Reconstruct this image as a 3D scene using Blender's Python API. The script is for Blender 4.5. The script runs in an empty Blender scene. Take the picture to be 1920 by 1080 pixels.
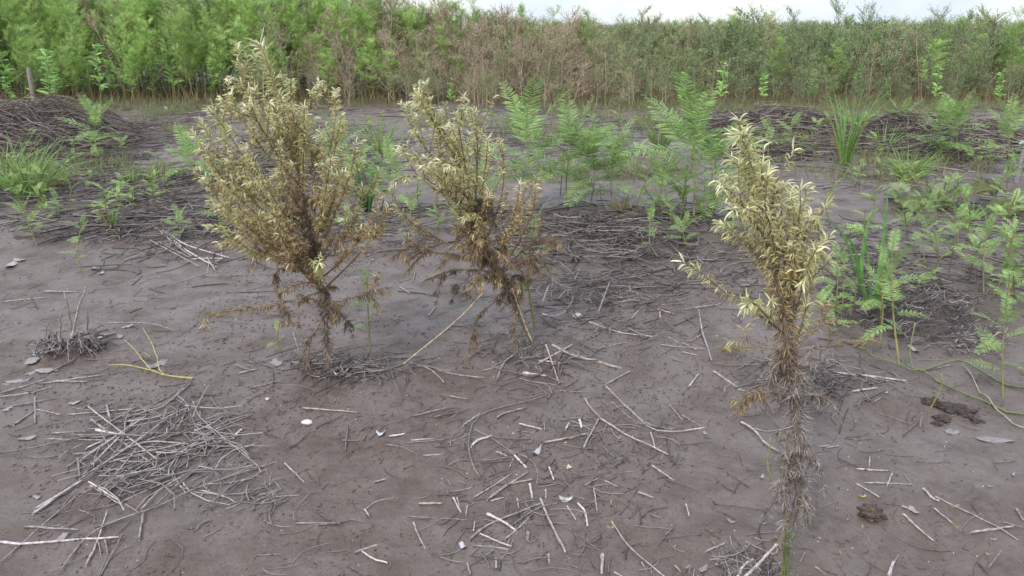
import bpy, math
import numpy as np
from math import radians, sin, cos, pi

SC = bpy.context.scene
COL = SC.collection

# ------------------------------------------------------------------ camera
CAM_H = 1.40
F = 1507.0                       # focal length in photograph pixels (1920 wide)
PITCH = math.atan(495.0 / F)     # horizon 45 px below the top edge
cam = bpy.data.cameras.new('camera')
cam.sensor_width = 36.0
cam.lens = 36.0 * F / 1920.0
cam.clip_start = 0.05
cam.clip_end = 3000.0
cam_o = bpy.data.objects.new('camera', cam)
COL.objects.link(cam_o)
cam_o.location = (0, 0, CAM_H)
cam_o.rotation_euler = (pi / 2 - PITCH, 0, 0)
SC.camera = cam_o

# ------------------------------------------------------------------ sky, sun, exposure
SUN_EL, SUN_AZ = radians(40), radians(-150)      # high, behind the camera and to the left
world = bpy.data.worlds.new('World')
SC.world = world
world.use_nodes = True
wn, wl = world.node_tree.nodes, world.node_tree.links
wn.clear()
w_out = wn.new('ShaderNodeOutputWorld')
w_bg = wn.new('ShaderNodeBackground')
w_bg.inputs['Strength'].default_value = 0.10
w_sky = wn.new('ShaderNodeTexSky')
w_sky.sky_type = 'NISHITA'
w_sky.sun_disc = False
w_sky.sun_elevation = SUN_EL
w_sky.sun_rotation = SUN_AZ
w_sky.air_density = 1.0
w_sky.dust_density = 0.6
w_tc = wn.new('ShaderNodeTexCoord')
w_noise = wn.new('ShaderNodeTexNoise')
w_noise.inputs['Scale'].default_value = 3.2
w_noise.inputs['Detail'].default_value = 6
w_noise.inputs['Roughness'].default_value = 0.55
w_ramp = wn.new('ShaderNodeMapRange')
w_ramp.inputs['From Min'].default_value = 0.34
w_ramp.inputs['From Max'].default_value = 0.58
w_ramp.inputs['To Min'].default_value = 0.40
w_ramp.inputs['To Max'].default_value = 1.0
w_mix = wn.new('ShaderNodeMix')
w_mix.data_type = 'RGBA'
# overcast cloud before the 0.1 strength: dimmer at the horizon, brighter overhead
w_sep = wn.new('ShaderNodeSeparateXYZ')
w_el = wn.new('ShaderNodeMapRange')
for k_, v_ in zip(('From Min', 'From Max', 'To Min', 'To Max'), (0.04, 0.55, 0.60, 1.45)): w_el.inputs[k_].default_value = v_
w_cl = wn.new('ShaderNodeVectorMath'); w_cl.operation = 'SCALE'
w_cl.inputs[0].default_value = (6.5, 7.25, 8.4)
wl.new(w_tc.outputs['Generated'], w_sep.inputs[0])
wl.new(w_sep.outputs['Z'], w_el.inputs['Value'])
wl.new(w_el.outputs['Result'], w_cl.inputs['Scale'])
wl.new(w_cl.outputs['Vector'], w_mix.inputs['B'])
wl.new(w_tc.outputs['Generated'], w_noise.inputs['Vector'])
wl.new(w_noise.outputs['Fac'], w_ramp.inputs['Value'])
wl.new(w_ramp.outputs['Result'], w_mix.inputs['Factor'])
wl.new(w_sky.outputs['Color'], w_mix.inputs['A'])
wl.new(w_mix.outputs['Result'], w_bg.inputs['Color'])
wl.new(w_bg.outputs['Background'], w_out.inputs['Surface'])

sun = bpy.data.lights.new('sun', 'SUN')
sun.energy = 1.5
sun.angle = radians(11)
sun.color = (1.0, 0.95, 0.88)
sun_o = bpy.data.objects.new('sun', sun)
COL.objects.link(sun_o)
sun_o.location = (-4, -6, 12)
sun_o.rotation_euler = (pi / 2 - SUN_EL, 0, pi + SUN_AZ * -1)

SC.view_settings.view_transform = 'Standard'
SC.view_settings.look = 'None'
SC.view_settings.exposure = 1.08
SC.view_settings.gamma = 1.0
SC.cycles.max_bounces = 6
SC.cycles.transparent_max_bounces = 4

# ------------------------------------------------------------------ pixel -> place
RNG = np.random.default_rng(11)


def ray(px, py):
    cx, cy = (px - 960) / F, (540 - py) / F
    return np.array([cx, cos(PITCH) + cy * sin(PITCH), -sin(PITCH) + cy * cos(PITCH)])


def G(px, py, z=0.0):
    d = ray(px, py)
    t = (z - CAM_H) / d[2]
    return np.array([d[0] * t, d[1] * t, z])


def ON(px, py, Y):
    d = ray(px, py)
    t = Y / d[1]
    return np.array([d[0] * t, Y, CAM_H + d[2] * t])


# ------------------------------------------------------------------ terrain height
_tab = np.random.default_rng(3).random((64, 64))


def vnoise(x, y):
    x, y = np.asarray(x, float), np.asarray(y, float)
    xi, yi = np.floor(x).astype(int), np.floor(y).astype(int)
    u, v = x - xi, y - yi
    u, v = u * u * (3 - 2 * u), v * v * (3 - 2 * v)
    a, b = _tab[xi % 64, yi % 64], _tab[(xi + 1) % 64, yi % 64]
    c, d = _tab[xi % 64, (yi + 1) % 64], _tab[(xi + 1) % 64, (yi + 1) % 64]
    return (a * (1 - u) + b * u) * (1 - v) + (c * (1 - u) + d * u) * v - 0.5


def bump(x, y, cx, cy, sx, sy, h):
    return h * np.exp(-((x - cx) / sx) ** 2 - ((y - cy) / sy) ** 2)


def hgt(x, y):
    x, y = np.asarray(x, float), np.asarray(y, float)
    h = 0.05 * vnoise(x * 0.55 + 7, y * 0.55 + 3) + 0.030 * vnoise(x * 1.7, y * 1.7 + 9)
    h = h + 0.014 * vnoise(x * 5.1 + 4, y * 5.1) + 0.011 * vnoise(x * 13 + 1, y * 13)
    rough = np.clip(vnoise(x * 0.9 + 20, y * 0.9 + 31) + 0.35, 0, 1)
    h = h + rough * (0.016 * vnoise(x * 27, y * 27 + 5) + 0.009 * vnoise(x * 55 + 8, y * 55))
    # low ridge where flood-borne litter has gathered
    h = h + 0.05 * np.exp(-((y - 5.4 - 0.25 * vnoise(x * 0.8, x * 0 + 5) * 2) / 0.5) ** 2)
    # soil mounds round the feet of the three dying weeds
    h = h + bump(x, y, -0.70, 3.08, 0.35, 0.18, 0.035) + bump(x, y, 0.09, 3.35, 0.2, 0.14, 0.03)
    h = h + bump(x, y, 1.42, 2.88, 0.16, 0.13, 0.035) + bump(x, y, 0.70, 1.97, 0.1, 0.08, 0.012)
    return h - 0.012


# ------------------------------------------------------------------ mesh builder
def nrm(a):
    return a / np.maximum(np.linalg.norm(a, axis=-1, keepdims=True), 1e-9)


class MB:
    def __init__(s):
        s.v, s.q, s.c, s.n = [], [], [], 0

    def add(s, v, q, c):
        v = np.asarray(v, float).reshape(-1, 3)
        q = np.asarray(q, int).reshape(-1, 4)
        c = np.broadcast_to(np.asarray(c, float), (len(v), 3))
        s.v.append(v); s.q.append(q + s.n); s.c.append(c); s.n += len(v)

    def mesh(s, name, mat, smooth=True):
        v = np.concatenate(s.v); q = np.concatenate(s.q); c = np.concatenate(s.c)
        me = bpy.data.meshes.new(name)
        me.vertices.add(len(v)); me.vertices.foreach_set('co', v.astype(np.float32).ravel())
        me.loops.add(len(q) * 4); me.loops.foreach_set('vertex_index', q.astype(np.int32).ravel())
        me.polygons.add(len(q))
        me.polygons.foreach_set('loop_start', np.arange(0, len(q) * 4, 4, dtype=np.int32))
        me.polygons.foreach_set('use_smooth', np.full(len(q), smooth))
        at = me.color_attributes.new('tint', 'FLOAT_COLOR', 'POINT')
        at.data.foreach_set('color', np.concatenate([c, np.ones((len(c), 1))], 1).astype(np.float32).ravel())
        me.update(calc_edges=True)
        me.materials.append(mat)
        return me

    def build(s, name, mat, parent=None, smooth=True):
        o = bpy.data.objects.new(name, s.mesh(name, mat, smooth))
        COL.objects.link(o)
        if parent is not None:
            o.parent = parent
        return o


def tag(o, label=None, cat=None, group=None, kind=None):
    if label: o['label'] = label
    if cat: o['category'] = cat
    if group: o['group'] = group
    if kind: o['kind'] = kind
    return o


def thing(name, label, cat, loc=(0, 0, 0), group=None):
    o = bpy.data.objects.new(name, None)
    o.empty_display_size = 0.1
    COL.objects.link(o)
    o.location = tuple(float(k) for k in loc)
    return tag(o, label, cat, group)


def copy_tree(o, parent=None, loc=None, rz=0.0, sc=(1, 1, 1), label=None, cat=None, group=None):
    c = o.copy()
    COL.objects.link(c)
    if parent is not None:
        c.parent = parent
    if loc is not None:
        c.location = tuple(float(k) for k in loc); c.rotation_euler = (0, 0, rz); c.scale = sc
        tag(c, label, cat, group)
    for ch in list(o.children):
        copy_tree(ch, c)
    return c


def tubes(mb, pts, rad, col, sides=3, cap=False):
    """pts (m,k,3) polylines, rad (m,k) or number, col (m,3) or (3,)"""
    pts = np.asarray(pts, float)
    if pts.ndim == 2: pts = pts[None]
    m, k, _ = pts.shape
    rad = np.broadcast_to(np.asarray(rad, float), (m, k)) if np.ndim(rad) < 2 else np.asarray(rad, float)
    T = nrm(np.gradient(pts, axis=1))
    mean = nrm(pts[:, -1] - pts[:, 0])
    ref = np.where(np.abs(mean[:, 2:3]) > 0.8, np.array([[0.2, 1.0, 0.1]]), np.array([[0.05, 0.03, 1.0]]))[:, None]
    U = nrm(np.cross(T, np.broadcast_to(ref, T.shape))); V = np.cross(U, T)
    a = np.arange(sides) * 2 * pi / sides
    ring = pts[:, :, None] + rad[:, :, None, None] * (np.cos(a)[None, None, :, None] * U[:, :, None] + np.sin(a)[None, None, :, None] * V[:, :, None])
    base = (np.arange(m) * k * sides)[:, None, None]
    i = (np.arange(k - 1) * sides)[None, :, None]; j = np.arange(sides)[None, None, :]; j2 = (j + 1) % sides
    q = np.stack([base + i + j, base + i + j2, base + i + sides + j2, base + i + sides + j], -1).reshape(-1, 4)
    if cap and sides == 6:
        b = np.arange(m) * k * sides; e = b + (k - 1) * sides
        q = np.concatenate([q] + [np.stack([o + x for x in w], -1) for o in (b, e) for w in ((0, 1, 2, 3), (3, 4, 5, 0))])
    col = np.asarray(col, float)
    if col.ndim == 2: col = np.repeat(col, k * sides, 0)
    mb.add(ring, q, col)


LEAFP = lambda t: (np.sin(np.clip(t * 0.93 + 0.07, 0, 1) * pi) ** 0.7)
BLADEP = lambda t: np.clip(1.05 - t ** 2.2, 0.05, 1) * (0.7 + 0.3 * min(1, t * 4))


def strips(mb, P, D, B, L, W, C, n=4, fold=0.0, prof=LEAFP, C2=None, rng=RNG, S=None):
    """m curved leaf strips: root P, direction D, total bend B over their length"""
    P, D, B = (np.asarray(x, float).reshape(-1, 3) for x in (P, D, B))
    m = len(P)
    D = nrm(D); B = np.broadcast_to(B, (m, 3)); L = np.broadcast_to(L, (m,)); W = np.broadcast_to(W, (m,))
    C = np.broadcast_to(np.asarray(C, float), (m, 3)); C2 = C if C2 is None else np.broadcast_to(C2, (m, 3))
    if S is None: S = nrm(np.cross(D, rng.normal(size=(m, 3))))
    vs, cs, p, d = [], [], P.copy(), D.copy()
    k = 3 if fold else 2
    for i in range(n + 1):
        t = i / n
        S = nrm(S - (S * d).sum(1, keepdims=True) * d)
        N = np.cross(S, d)
        w = (W * max(prof(t), 0.04) * 0.5)[:, None]
        c = C * (1 - t) + C2 * t
        if fold:
            vs += [p - S * w + N * w * fold, p, p + S * w + N * w * fold]; cs += [c, c * 1.08, c]
        else:
            vs += [p - S * w, p + S * w]; cs += [c, c]
        p = p + d * (L / n)[:, None]
        d = nrm(d + B / n)
    V = np.stack(vs, 1); CC = np.stack(cs, 1); tot = k * (n + 1)
    q = []
    for i in range(n):
        for j in range(k - 1):
            a = i * k + j
            q.append([a, a + 1, a + 1 + k, a + k])
    q = (np.arange(m)[:, None, None] * tot + np.array(q)[None]).reshape(-1, 4)
    mb.add(V.reshape(-1, 3), q, CC.reshape(-1, 3))


def fronds(mb, P, D, B, L, pairs, ll, lw, C, rng, rw=0.004, seg=1, ns=8, rc=None, droop=0.0):
    """pinnate leaves: a rachis with paired leaflets"""
    P, D, B = (np.asarray(x, float).reshape(-1, 3) for x in (P, D, B))
    m = len(P)
    L = np.broadcast_to(np.asarray(L, float), (m,)); C = np.broadcast_to(np.asarray(C, float), (m, 3))
    D = nrm(D); B = np.broadcast_to(B, (m, 3))
    p, d, pl, dl = P.copy(), D.copy(), [], []
    for i in range(ns + 1):
        pl.append(p); dl.append(d)
        p = p + d * (L / ns)[:, None]; d = nrm(d + B / ns)
    pl, dl = np.stack(pl, 1), np.stack(dl, 1)
    rad = np.linspace(1, 0.35, ns + 1)[None] * rw * 0.5 * np.ones((m, 1))
    tubes(mb, pl, rad, C * np.array([1.25, 1.05, 0.8]) if rc is None else np.broadcast_to(rc, (m, 3)), 3)
    side = np.cross(D, np.array([0, 0, 1.0])); bad = np.linalg.norm(side, axis=1) < 0.25
    side[bad] = np.cross(D[bad], B[bad] + 1e-3)
    side = nrm(side + rng.normal(size=(m, 3)) * 0.15)
    t = np.linspace(0.10, 0.985, pairs) * ns
    i0 = np.minimum(t.astype(int), ns - 1); f = (t - i0)[None, :, None]
    pp = pl[:, i0] * (1 - f) + pl[:, i0 + 1] * f; dd = nrm(dl[:, i0] * (1 - f) + dl[:, i0 + 1] * f)
    s = side[:, None] - (side[:, None] * dd).sum(-1, keepdims=True) * dd; s = nrm(s)
    nn = np.cross(s, dd)
    tt = t / ns
    size = np.sin(np.clip(tt * 0.72 + 0.22, 0, 1) * pi) ** 0.6
    P2, D2, S2, L2, C2 = [], [], [], [], []
    for sg in (-1, 1):
        jit = rng.normal(size=pp.shape) * 0.10
        P2.append(pp); D2.append(nrm(sg * s * 0.9 + dd * 0.42 + jit - nn * droop)); S2.append(dd + rng.normal(size=pp.shape) * 0.12)
        L2.append(size[None] * L[:, None] * ll * (1 + rng.normal(size=(m, pairs)) * 0.07))
        C2.append(C[:, None] * (1 + rng.normal(size=(m, pairs, 1)) * 0.12))
    r = lambda a: np.stack(a, 0).reshape(-1, 3)
    LL = np.stack(L2, 0).reshape(-1)
    strips(mb, r(P2), r(D2), [[0, 0, -0.12]], LL, LL * lw, r(C2), n=max(2, seg), rng=rng, S=nrm(r(S2)))


def smooth_poly(pts, k):
    pts = np.asarray(pts, float)
    if len(pts) == 2:
        return pts[0] + (pts[1] - pts[0]) * np.linspace(0, 1, k)[:, None]
    P = np.concatenate([2 * pts[:1] - pts[1:2], pts, 2 * pts[-1:] - pts[-2:-1]])
    seg = np.linalg.norm(np.diff(pts, axis=0), axis=1); cum = np.concatenate([[0], np.cumsum(seg)]); cum /= cum[-1]
    out = []
    for s in np.linspace(0, 1, k):
        i = min(np.searchsorted(cum, s, 'right') - 1, len(pts) - 2); i = max(i, 0)
        u = (s - cum[i]) / max(cum[i + 1] - cum[i], 1e-9)
        p0, p1, p2, p3 = P[i], P[i + 1], P[i + 2], P[i + 3]
        out.append(0.5 * (2 * p1 + (p2 - p0) * u + (2 * p0 - 5 * p1 + 4 * p2 - p3) * u * u + (3 * p1 - p0 - 3 * p2 + p3) * u ** 3))
    return np.array(out)


# ------------------------------------------------------------------ materials
def node_mat(name):
    m = bpy.data.materials.new(name); m.use_nodes = True
    return m, m.node_tree.nodes, m.node_tree.links, m.node_tree.nodes['Principled BSDF']


def mat_tint(name, rough=0.6, trans=0.0, noise_scale=40.0, noise_amt=0.35, obj_amt=0.25, spec=0.35, bump_s=0.0):
    """pigment from the mesh's own tint attribute, broken up by noise and by a per-object shift"""
    m, n, l, bsdf = node_mat(name)
    at = n.new('ShaderNodeAttribute'); at.attribute_name = 'tint'
    tc = n.new('ShaderNodeTexCoord')
    no = n.new('ShaderNodeTexNoise'); no.inputs['Scale'].default_value = noise_scale; no.inputs['Detail'].default_value = 3
    l.new(tc.outputs['Object'], no.inputs['Vector'])
    mr = n.new('ShaderNodeMapRange'); mr.inputs['From Min'].default_value = 0.3; mr.inputs['From Max'].default_value = 0.7
    mr.inputs['To Min'].default_value = 1 - noise_amt; mr.inputs['To Max'].default_value = 1 + noise_amt
    l.new(no.outputs['Fac'], mr.inputs['Value'])
    oi = n.new('ShaderNodeObjectInfo')
    mo = n.new('ShaderNodeMapRange'); mo.inputs['To Min'].default_value = 1 - obj_amt; mo.inputs['To Max'].default_value = 1 + obj_amt
    l.new(oi.outputs['Random'], mo.inputs['Value'])
    mu = n.new('ShaderNodeMath'); mu.operation = 'MULTIPLY'
    l.new(mr.outputs['Result'], mu.inputs[0]); l.new(mo.outputs['Result'], mu.inputs[1])
    vm = n.new('ShaderNodeVectorMath'); vm.operation = 'SCALE'
    l.new(at.outputs['Color'], vm.inputs[0]); l.new(mu.outputs['Value'], vm.inputs['Scale'])
    l.new(vm.outputs['Vector'], bsdf.inputs['Base Color'])
    bsdf.inputs['Roughness'].default_value = rough
    bsdf.inputs['Specular IOR Level'].default_value = spec
    if bump_s:
        b = n.new('ShaderNodeBump'); b.inputs['Strength'].default_value = bump_s; b.inputs['Distance'].default_value = 0.002
        l.new(no.outputs['Fac'], b.inputs['Height']); l.new(b.outputs['Normal'], bsdf.inputs['Normal'])
    if trans:
        tr = n.new('ShaderNodeBsdfTranslucent'); mx = n.new('ShaderNodeMixShader'); mx.inputs['Fac'].default_value = trans
        l.new(vm.outputs['Vector'], tr.inputs['Color'])
        l.new(bsdf.outputs['BSDF'], mx.inputs[1]); l.new(tr.outputs['BSDF'], mx.inputs[2])
        l.new(mx.outputs['Shader'], n['Material Output'].inputs['Surface'])
    return m


M_LEAF = mat_tint('green_leaf', 0.5, 0.45, 25, 0.22, 0.16, 0.4)
M_WITHER = mat_tint('withered_leaf', 0.7, 0.42, 60, 0.35, 0.0, 0.25)
M_STEM = mat_tint('plant_stem', 0.65, 0.0, 50, 0.3, 0.1, 0.3, 0.4)
M_STRAW = mat_tint('weathered_straw', 0.75, 0.0, 70, 0.45, 0.22, 0.25, 0.6)
M_LITTER = mat_tint('fine_litter', 0.85, 0.0, 30, 0.3, 0.0, 0.2)
M_SOIL = mat_tint('soil_clod', 0.9, 0.0, 90, 0.5, 0.1, 0.2, 0.9)
M_PALE = mat_tint('pale_scrap', 0.5, 0.0, 60, 0.2, 0.1, 0.4, 0.4)


def mat_mud():
    m, n, l, bsdf = node_mat('wet_mud')
    tc = n.new('ShaderNodeTexCoord')

    def noise(scale, detail=5, rough=0.6):
        t = n.new('ShaderNodeTexNoise')
        t.inputs['Scale'].default_value = scale; t.inputs['Detail'].default_value = detail; t.inputs['Roughness'].default_value = rough
        l.new(tc.outputs['Object'], t.inputs['Vector'])
        return t

    def rng_(src, a, b, c, d):
        r = n.new('ShaderNodeMapRange')
        for k, v in zip(('From Min', 'From Max', 'To Min', 'To Max'), (a, b, c, d)): r.inputs[k].default_value = v
        l.new(src, r.inputs['Value'])
        return r.outputs['Result']

    def mix(fac, a, b, mode='MIX'):
        x = n.new('ShaderNodeMix'); x.data_type = 'RGBA'; x.blend_type = mode
        if isinstance(fac, float): x.inputs['Factor'].default_value = fac
        else: l.new(fac, x.inputs['Factor'])
        for key, v in (('A', a), ('B', b)):
            if isinstance(v, tuple): x.inputs[key].default_value = (*v, 1)
            else: l.new(v, x.inputs[key])
        return x.outputs['Result']

    big, mid, fine, grit = noise(0.9), noise(4.5), noise(38, 6), noise(210, 3)
    c = mix(rng_(big.outputs['Fac'], 0.35, 0.65, 0, 1), MUD_A, MUD_B)
    c = mix(rng_(mid.outputs['Fac'], 0.42, 0.68, 0, 0.75), c, MUD_C)
    alg = noise(1.7, 4)                                   # greenish algal film in damp patches
    c = mix(rng_(alg.outputs['Fac'], 0.60, 0.72, 0, 0.45), c, (0.075, 0.085, 0.052))
    c = mix(rng_(fine.outputs['Fac'], 0.54, 0.66, 0, 0.38), c, (0.045, 0.034, 0.030))
    crust = noise(17, 7, 0.72)                            # paler dried skin between the damp spots
    c = mix(rng_(crust.outputs['Fac'], 0.52, 0.60, 0, 0.22), c, (0.165, 0.133, 0.122))
    speck = noise(95, 4, 0.7)
    c = mix(rng_(speck.outputs['Fac'], 0.58, 0.64, 0, 0.75), c, (0.040, 0.031, 0.028))
    c = mix(rng_(grit.outputs['Fac'], 0.63, 0.70, 0, 0.45), c, (0.20, 0.17, 0.158))
    l.new(c, bsdf.inputs['Base Color'])
    l.new(rng_(mid.outputs['Fac'], 0.35, 0.65, 0.42, 0.76), bsdf.inputs['Roughness'])
    bsdf.inputs['Specular IOR Level'].default_value = 0.36
    b1 = n.new('ShaderNodeBump'); b1.inputs['Strength'].default_value = 0.55; b1.inputs['Distance'].default_value = 0.010
    l.new(fine.outputs['Fac'], b1.inputs['Height'])
    b2 = n.new('ShaderNodeBump'); b2.inputs['Strength'].default_value = 0.7; b2.inputs['Distance'].default_value = 0.004
    l.new(speck.outputs['Fac'], b2.inputs['Height']); l.new(b1.outputs['Normal'], b2.inputs['Normal'])
    b3 = n.new('ShaderNodeBump'); b3.inputs['Strength'].default_value = 0.6; b3.inputs['Distance'].default_value = 0.003
    l.new(grit.outputs['Fac'], b3.inputs['Height']); l.new(b2.outputs['Normal'], b3.inputs['Normal'])
    l.new(b3.outputs['Normal'], bsdf.inputs['Normal'])
    return m


MUD_A, MUD_B, MUD_C = (0.102, 0.073, 0.059), (0.118, 0.090, 0.078), (0.063, 0.043, 0.033)

# ------------------------------------------------------------------ ground
def grow(a, b, step, k):
    out = [a]
    while out[-1] < b:
        out.append(out[-1] + step); step *= k
    return np.array(out)


gx = grow(3.4, 900, 0.02, 1.09)
gx = np.concatenate([-gx[::-1], np.arange(-3.38, 3.39, 0.017), gx])
gy = np.concatenate([-grow(-0.9, 30, 0.15, 1.3)[::-1], np.arange(1.0, 5.2, 0.0145), grow(5.2, 1500, 0.02, 1.035)])
XX, YY = np.meshgrid(gx, gy)
fade = np.clip((40 - np.hypot(XX, YY)) / 15, 0, 1)
ZZ = hgt(XX, YY) * fade
mb = MB()
ny, nx = XX.shape
ii, jj = np.meshgrid(np.arange(ny - 1), np.arange(nx - 1), indexing='ij')
a_ = ii * nx + jj
mb.add(np.stack([XX, YY, ZZ], -1), np.stack([a_, a_ + 1, a_ + 1 + nx, a_ + nx], -1), (1, 1, 1))
tag(mb.build('ground', mat_mud()), 'bare damp mauve brown mud flat strewn with straw', kind='structure')


def gz(p):
    """put ground points on the terrain"""
    p = np.array(p, float)
    p[..., 2] = hgt(p[..., 0], p[..., 1])
    return p


def GP(px, py):
    return gz(G(px, py))

# ------------------------------------------------------------------ the tall weed field at the back
def stemline(h, lean, k, rng):
    t = np.linspace(0, 1, k)
    w = rng.normal(size=2) * 0.02
    return np.stack([lean[0] * t ** 1.5 * h + w[0] * np.sin(t * 5), lean[1] * t ** 1.5 * h + w[1] * np.sin(t * 4), t * h], -1)


def at_h(line, t):
    k = len(line) - 1
    i = np.minimum((t * k).astype(int), k - 1); f = (t * k - i)[:, None]
    return line[i] * (1 - f) + line[i + 1] * f


def rdir(n, up, rng):
    a = rng.random(n) * 2 * pi
    return nrm(np.stack([np.cos(a), np.sin(a), np.broadcast_to(up, (n,))], -1))


def green_weed(seed, h=2.0):
    """tall pinnate-leaved weed: bare stem below, feathery above"""
    rng = np.random.default_rng(seed)
    st, fo = MB(), MB()
    line = stemline(h, rng.normal(size=2) * 0.06, 10, rng)
    tubes(st, line, np.linspace(0.009, 0.003, 10)[None], (0.21, 0.20, 0.085), 5)
    nb = 20
    tb = np.sort(rng.uniform(0.20, 0.97, nb)); r0 = at_h(line, tb); d0 = rdir(nb, rng.uniform(0.7, 1.5, nb), rng)
    lb = (0.16 + 0.42 * (1 - tb)) * rng.uniform(0.7, 1.2, nb)
    tt = np.linspace(0, 1, 5)[None, :, None]
    br = r0[:, None] + d0[:, None] * lb[:, None, None] * tt + np.array([0, 0, 1]) * (tt ** 2) * lb[:, None, None] * 0.35
    tubes(st, br, np.linspace(0.005, 0.002, 5)[None] * np.ones((nb, 1)), (0.15, 0.17, 0.07), 3)
    P, D, L, Cc = [], [], [], []
    for i in range(nb):
        m = 13
        u = rng.uniform(0.25, 1, m); p = at_h(br[i], u)
        P.append(p); D.append(nrm(d0[i] * 0.7 + rdir(m, 0.6, rng))); L.append(rng.uniform(0.10, 0.18, m))
    m = 34
    u = rng.uniform(0.22, 1, m); P.append(at_h(line, u)); D.append(rdir(m, rng.uniform(0.5, 1.6, m), rng)); L.append(rng.uniform(0.15, 0.27, m))
    P, D, L = np.concatenate(P), np.concatenate(D), np.concatenate(L)
    v = rng.uniform(0, 1, (len(P), 1))
    C = GREEN_A * (1 - v) + GREEN_B * v
    fronds(fo, P, D, np.array([[0, 0, -0.7]]), L, 14, 0.25, 0.11, C, rng, 0.004, 2, 5)
    return st, fo


def twiggy_weed(seed, h, twig_c, leaf_c, speck_c, nleaf, nspeck, spread=1.0, lw=0.20, ll=(0.03, 0.06)):
    """much-branched weed: fine twigs with seed specks and narrow leaves"""
    rng = np.random.default_rng(seed)
    st, fo = MB(), MB()
    line = stemline(h * 0.9, rng.normal(size=2) * 0.05, 8, rng)
    tubes(st, line, np.linspace(0.009, 0.003, 8)[None], np.array(twig_c) * 1.15, 5)
    nb = 26
    tb = rng.uniform(0.15, 0.98, nb); r0 = at_h(line, tb); d0 = rdir(nb, rng.uniform(0.35, 1.6, nb), rng)
    lb = h * (0.14 + 0.24 * (1 - tb)) * rng.uniform(0.7, 1.25, nb) * spread
    tt = np.linspace(0, 1, 4)[None, :, None]
    br = r0[:, None] + d0[:, None] * lb[:, None, None] * tt
    tubes(st, br, np.linspace(0.004, 0.0018, 4)[None] * np.ones((nb, 1)), twig_c, 3)
    m = 9
    u = rng.uniform(0.15, 1, (nb, m))
    p = np.concatenate([at_h(br[i], u[i]) for i in range(nb)])
    d = nrm(np.repeat(d0, m, 0) * 0.9 + rdir(nb * m, 0.7, rng) * 0.9)
    l = rng.uniform(0.07, 0.20, nb * m) * h / 1.5
    tw = p[:, None] + d[:, None] * l[:, None, None] * np.linspace(0, 1, 3)[None, :, None]
    tubes(fo, tw, np.linspace(0.0022, 0.0012, 3)[None] * np.ones((nb * m, 1)), np.array(twig_c) * rng.uniform(0.8, 1.25, (nb * m, 1)), 3)
    for cnt, cc, (l0, l1), w in ((nspeck, speck_c, (0.012, 0.022), 0.7), (nleaf, leaf_c, ll, lw)):
        if not cnt: continue
        k = rng.integers(0, nb * m, cnt)
        pp = p[k] + d[k] * (l[k] * rng.uniform(0.2, 1.05, cnt))[:, None]
        LL = rng.uniform(l0, l1, cnt)
        strips(fo, pp, nrm(d[k] * 0.4 + rng.normal(size=(cnt, 3)) * 0.6), [[0, 0, -0.4]], LL, LL * w, np.array(cc) * rng.uniform(0.7, 1.35, (cnt, 1)), n=2, rng=rng)
    return st, fo


def leafy_weed(seed, h=0.8):
    rng = np.random.default_rng(seed)
    st, fo = MB(), MB()
    line = stemline(h, rng.normal(size=2) * 0.08, 6, rng)
    tubes(st, line, np.linspace(0.007, 0.003, 6)[None], (0.18, 0.19, 0.08), 4)
    m = 46
    u = rng.uniform(0.25, 1, m)
    L = rng.uniform(0.09, 0.17, m) * (1.15 - 0.4 * u)
    strips(fo, at_h(line, u), rdir(m, rng.uniform(0.2, 1.3, m), rng), [[0, 0, -0.9]], L, L * 0.27, GREEN_A * rng.uniform(0.8, 1.4, (m, 1)), n=4, fold=0.25, rng=rng)
    return st, fo


GREEN_A, GREEN_B = np.array([0.255, 0.425, 0.120]), np.array([0.450, 0.600, 0.195])


def weed_thing(pair, name, label, cat, group):
    t = thing(name, label, cat, (0, 0, 0), group)
    pair[0].build('stem', M_STEM, t); pair[1].build('foliage', M_LEAF, t)
    return t


LAB = {
    'green': ('tall_green_weed', 'weed', [
        ('tall feathery green weed on bare tan stems standing in the front of the left thicket', 'feathery weeds along the left thicket front'),
        ('tall feathery green weed deeper inside the left thicket, top near the sky', 'feathery weeds inside the left thicket'),
        ('feathery green weed growing up through the reddish brown stand in the middle', 'feathery weeds among the brown stand'),
        ('feathery green weed among the dark fine-twigged weeds on the right field edge', 'feathery weeds of the right field edge')]),
    'brown': ('seeding_brown_weed', 'weed', [
        ('reddish brown fine-twigged seeding weed in the stand behind the middle dying weed', 'brown seeding weeds of the middle stand'),
        ('olive brown seeding weed in the mixed stand right of the reddish brown one', 'olive seeding weeds of the mixed stand')]),
    'dark': ('twiggy_dark_weed', 'weed', [
        ('dark green fine-twigged weed standing in the right field edge behind the dead stem heaps', 'dark twiggy weeds of the right field edge')]),
}
protos = {
    'green': [weed_thing(green_weed(s), *LAB['green'][:1], LAB['green'][2][0][0], 'weed', LAB['green'][2][0][1]) for s in (1, 2, 3, 4)],
    'brown': [weed_thing(twiggy_weed(s, 1.5, (0.36, 0.275, 0.195), (0.29, 0.33, 0.145), (0.54, 0.405, 0.305), 200, 900), 'seeding_brown_weed', LAB['brown'][2][0][0], 'weed', LAB['brown'][2][0][1]) for s in (5, 6, 7)],
    'olive': [weed_thing(twiggy_weed(s, 1.5, (0.30, 0.27, 0.16), (0.27, 0.37, 0.145), (0.43, 0.36, 0.225), 460, 420), 'seeding_brown_weed', LAB['brown'][2][1][0], 'weed', LAB['brown'][2][1][1]) for s in (8, 9)],
    'dark': [weed_thing(twiggy_weed(s, 1.5, (0.18, 0.175, 0.105), (0.25, 0.36, 0.145), (0.35, 0.345, 0.19), 650, 240), 'twiggy_dark_weed', LAB['dark'][2][0][0], 'weed', LAB['dark'][2][0][1]) for s in (10, 11, 12)],
}
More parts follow.
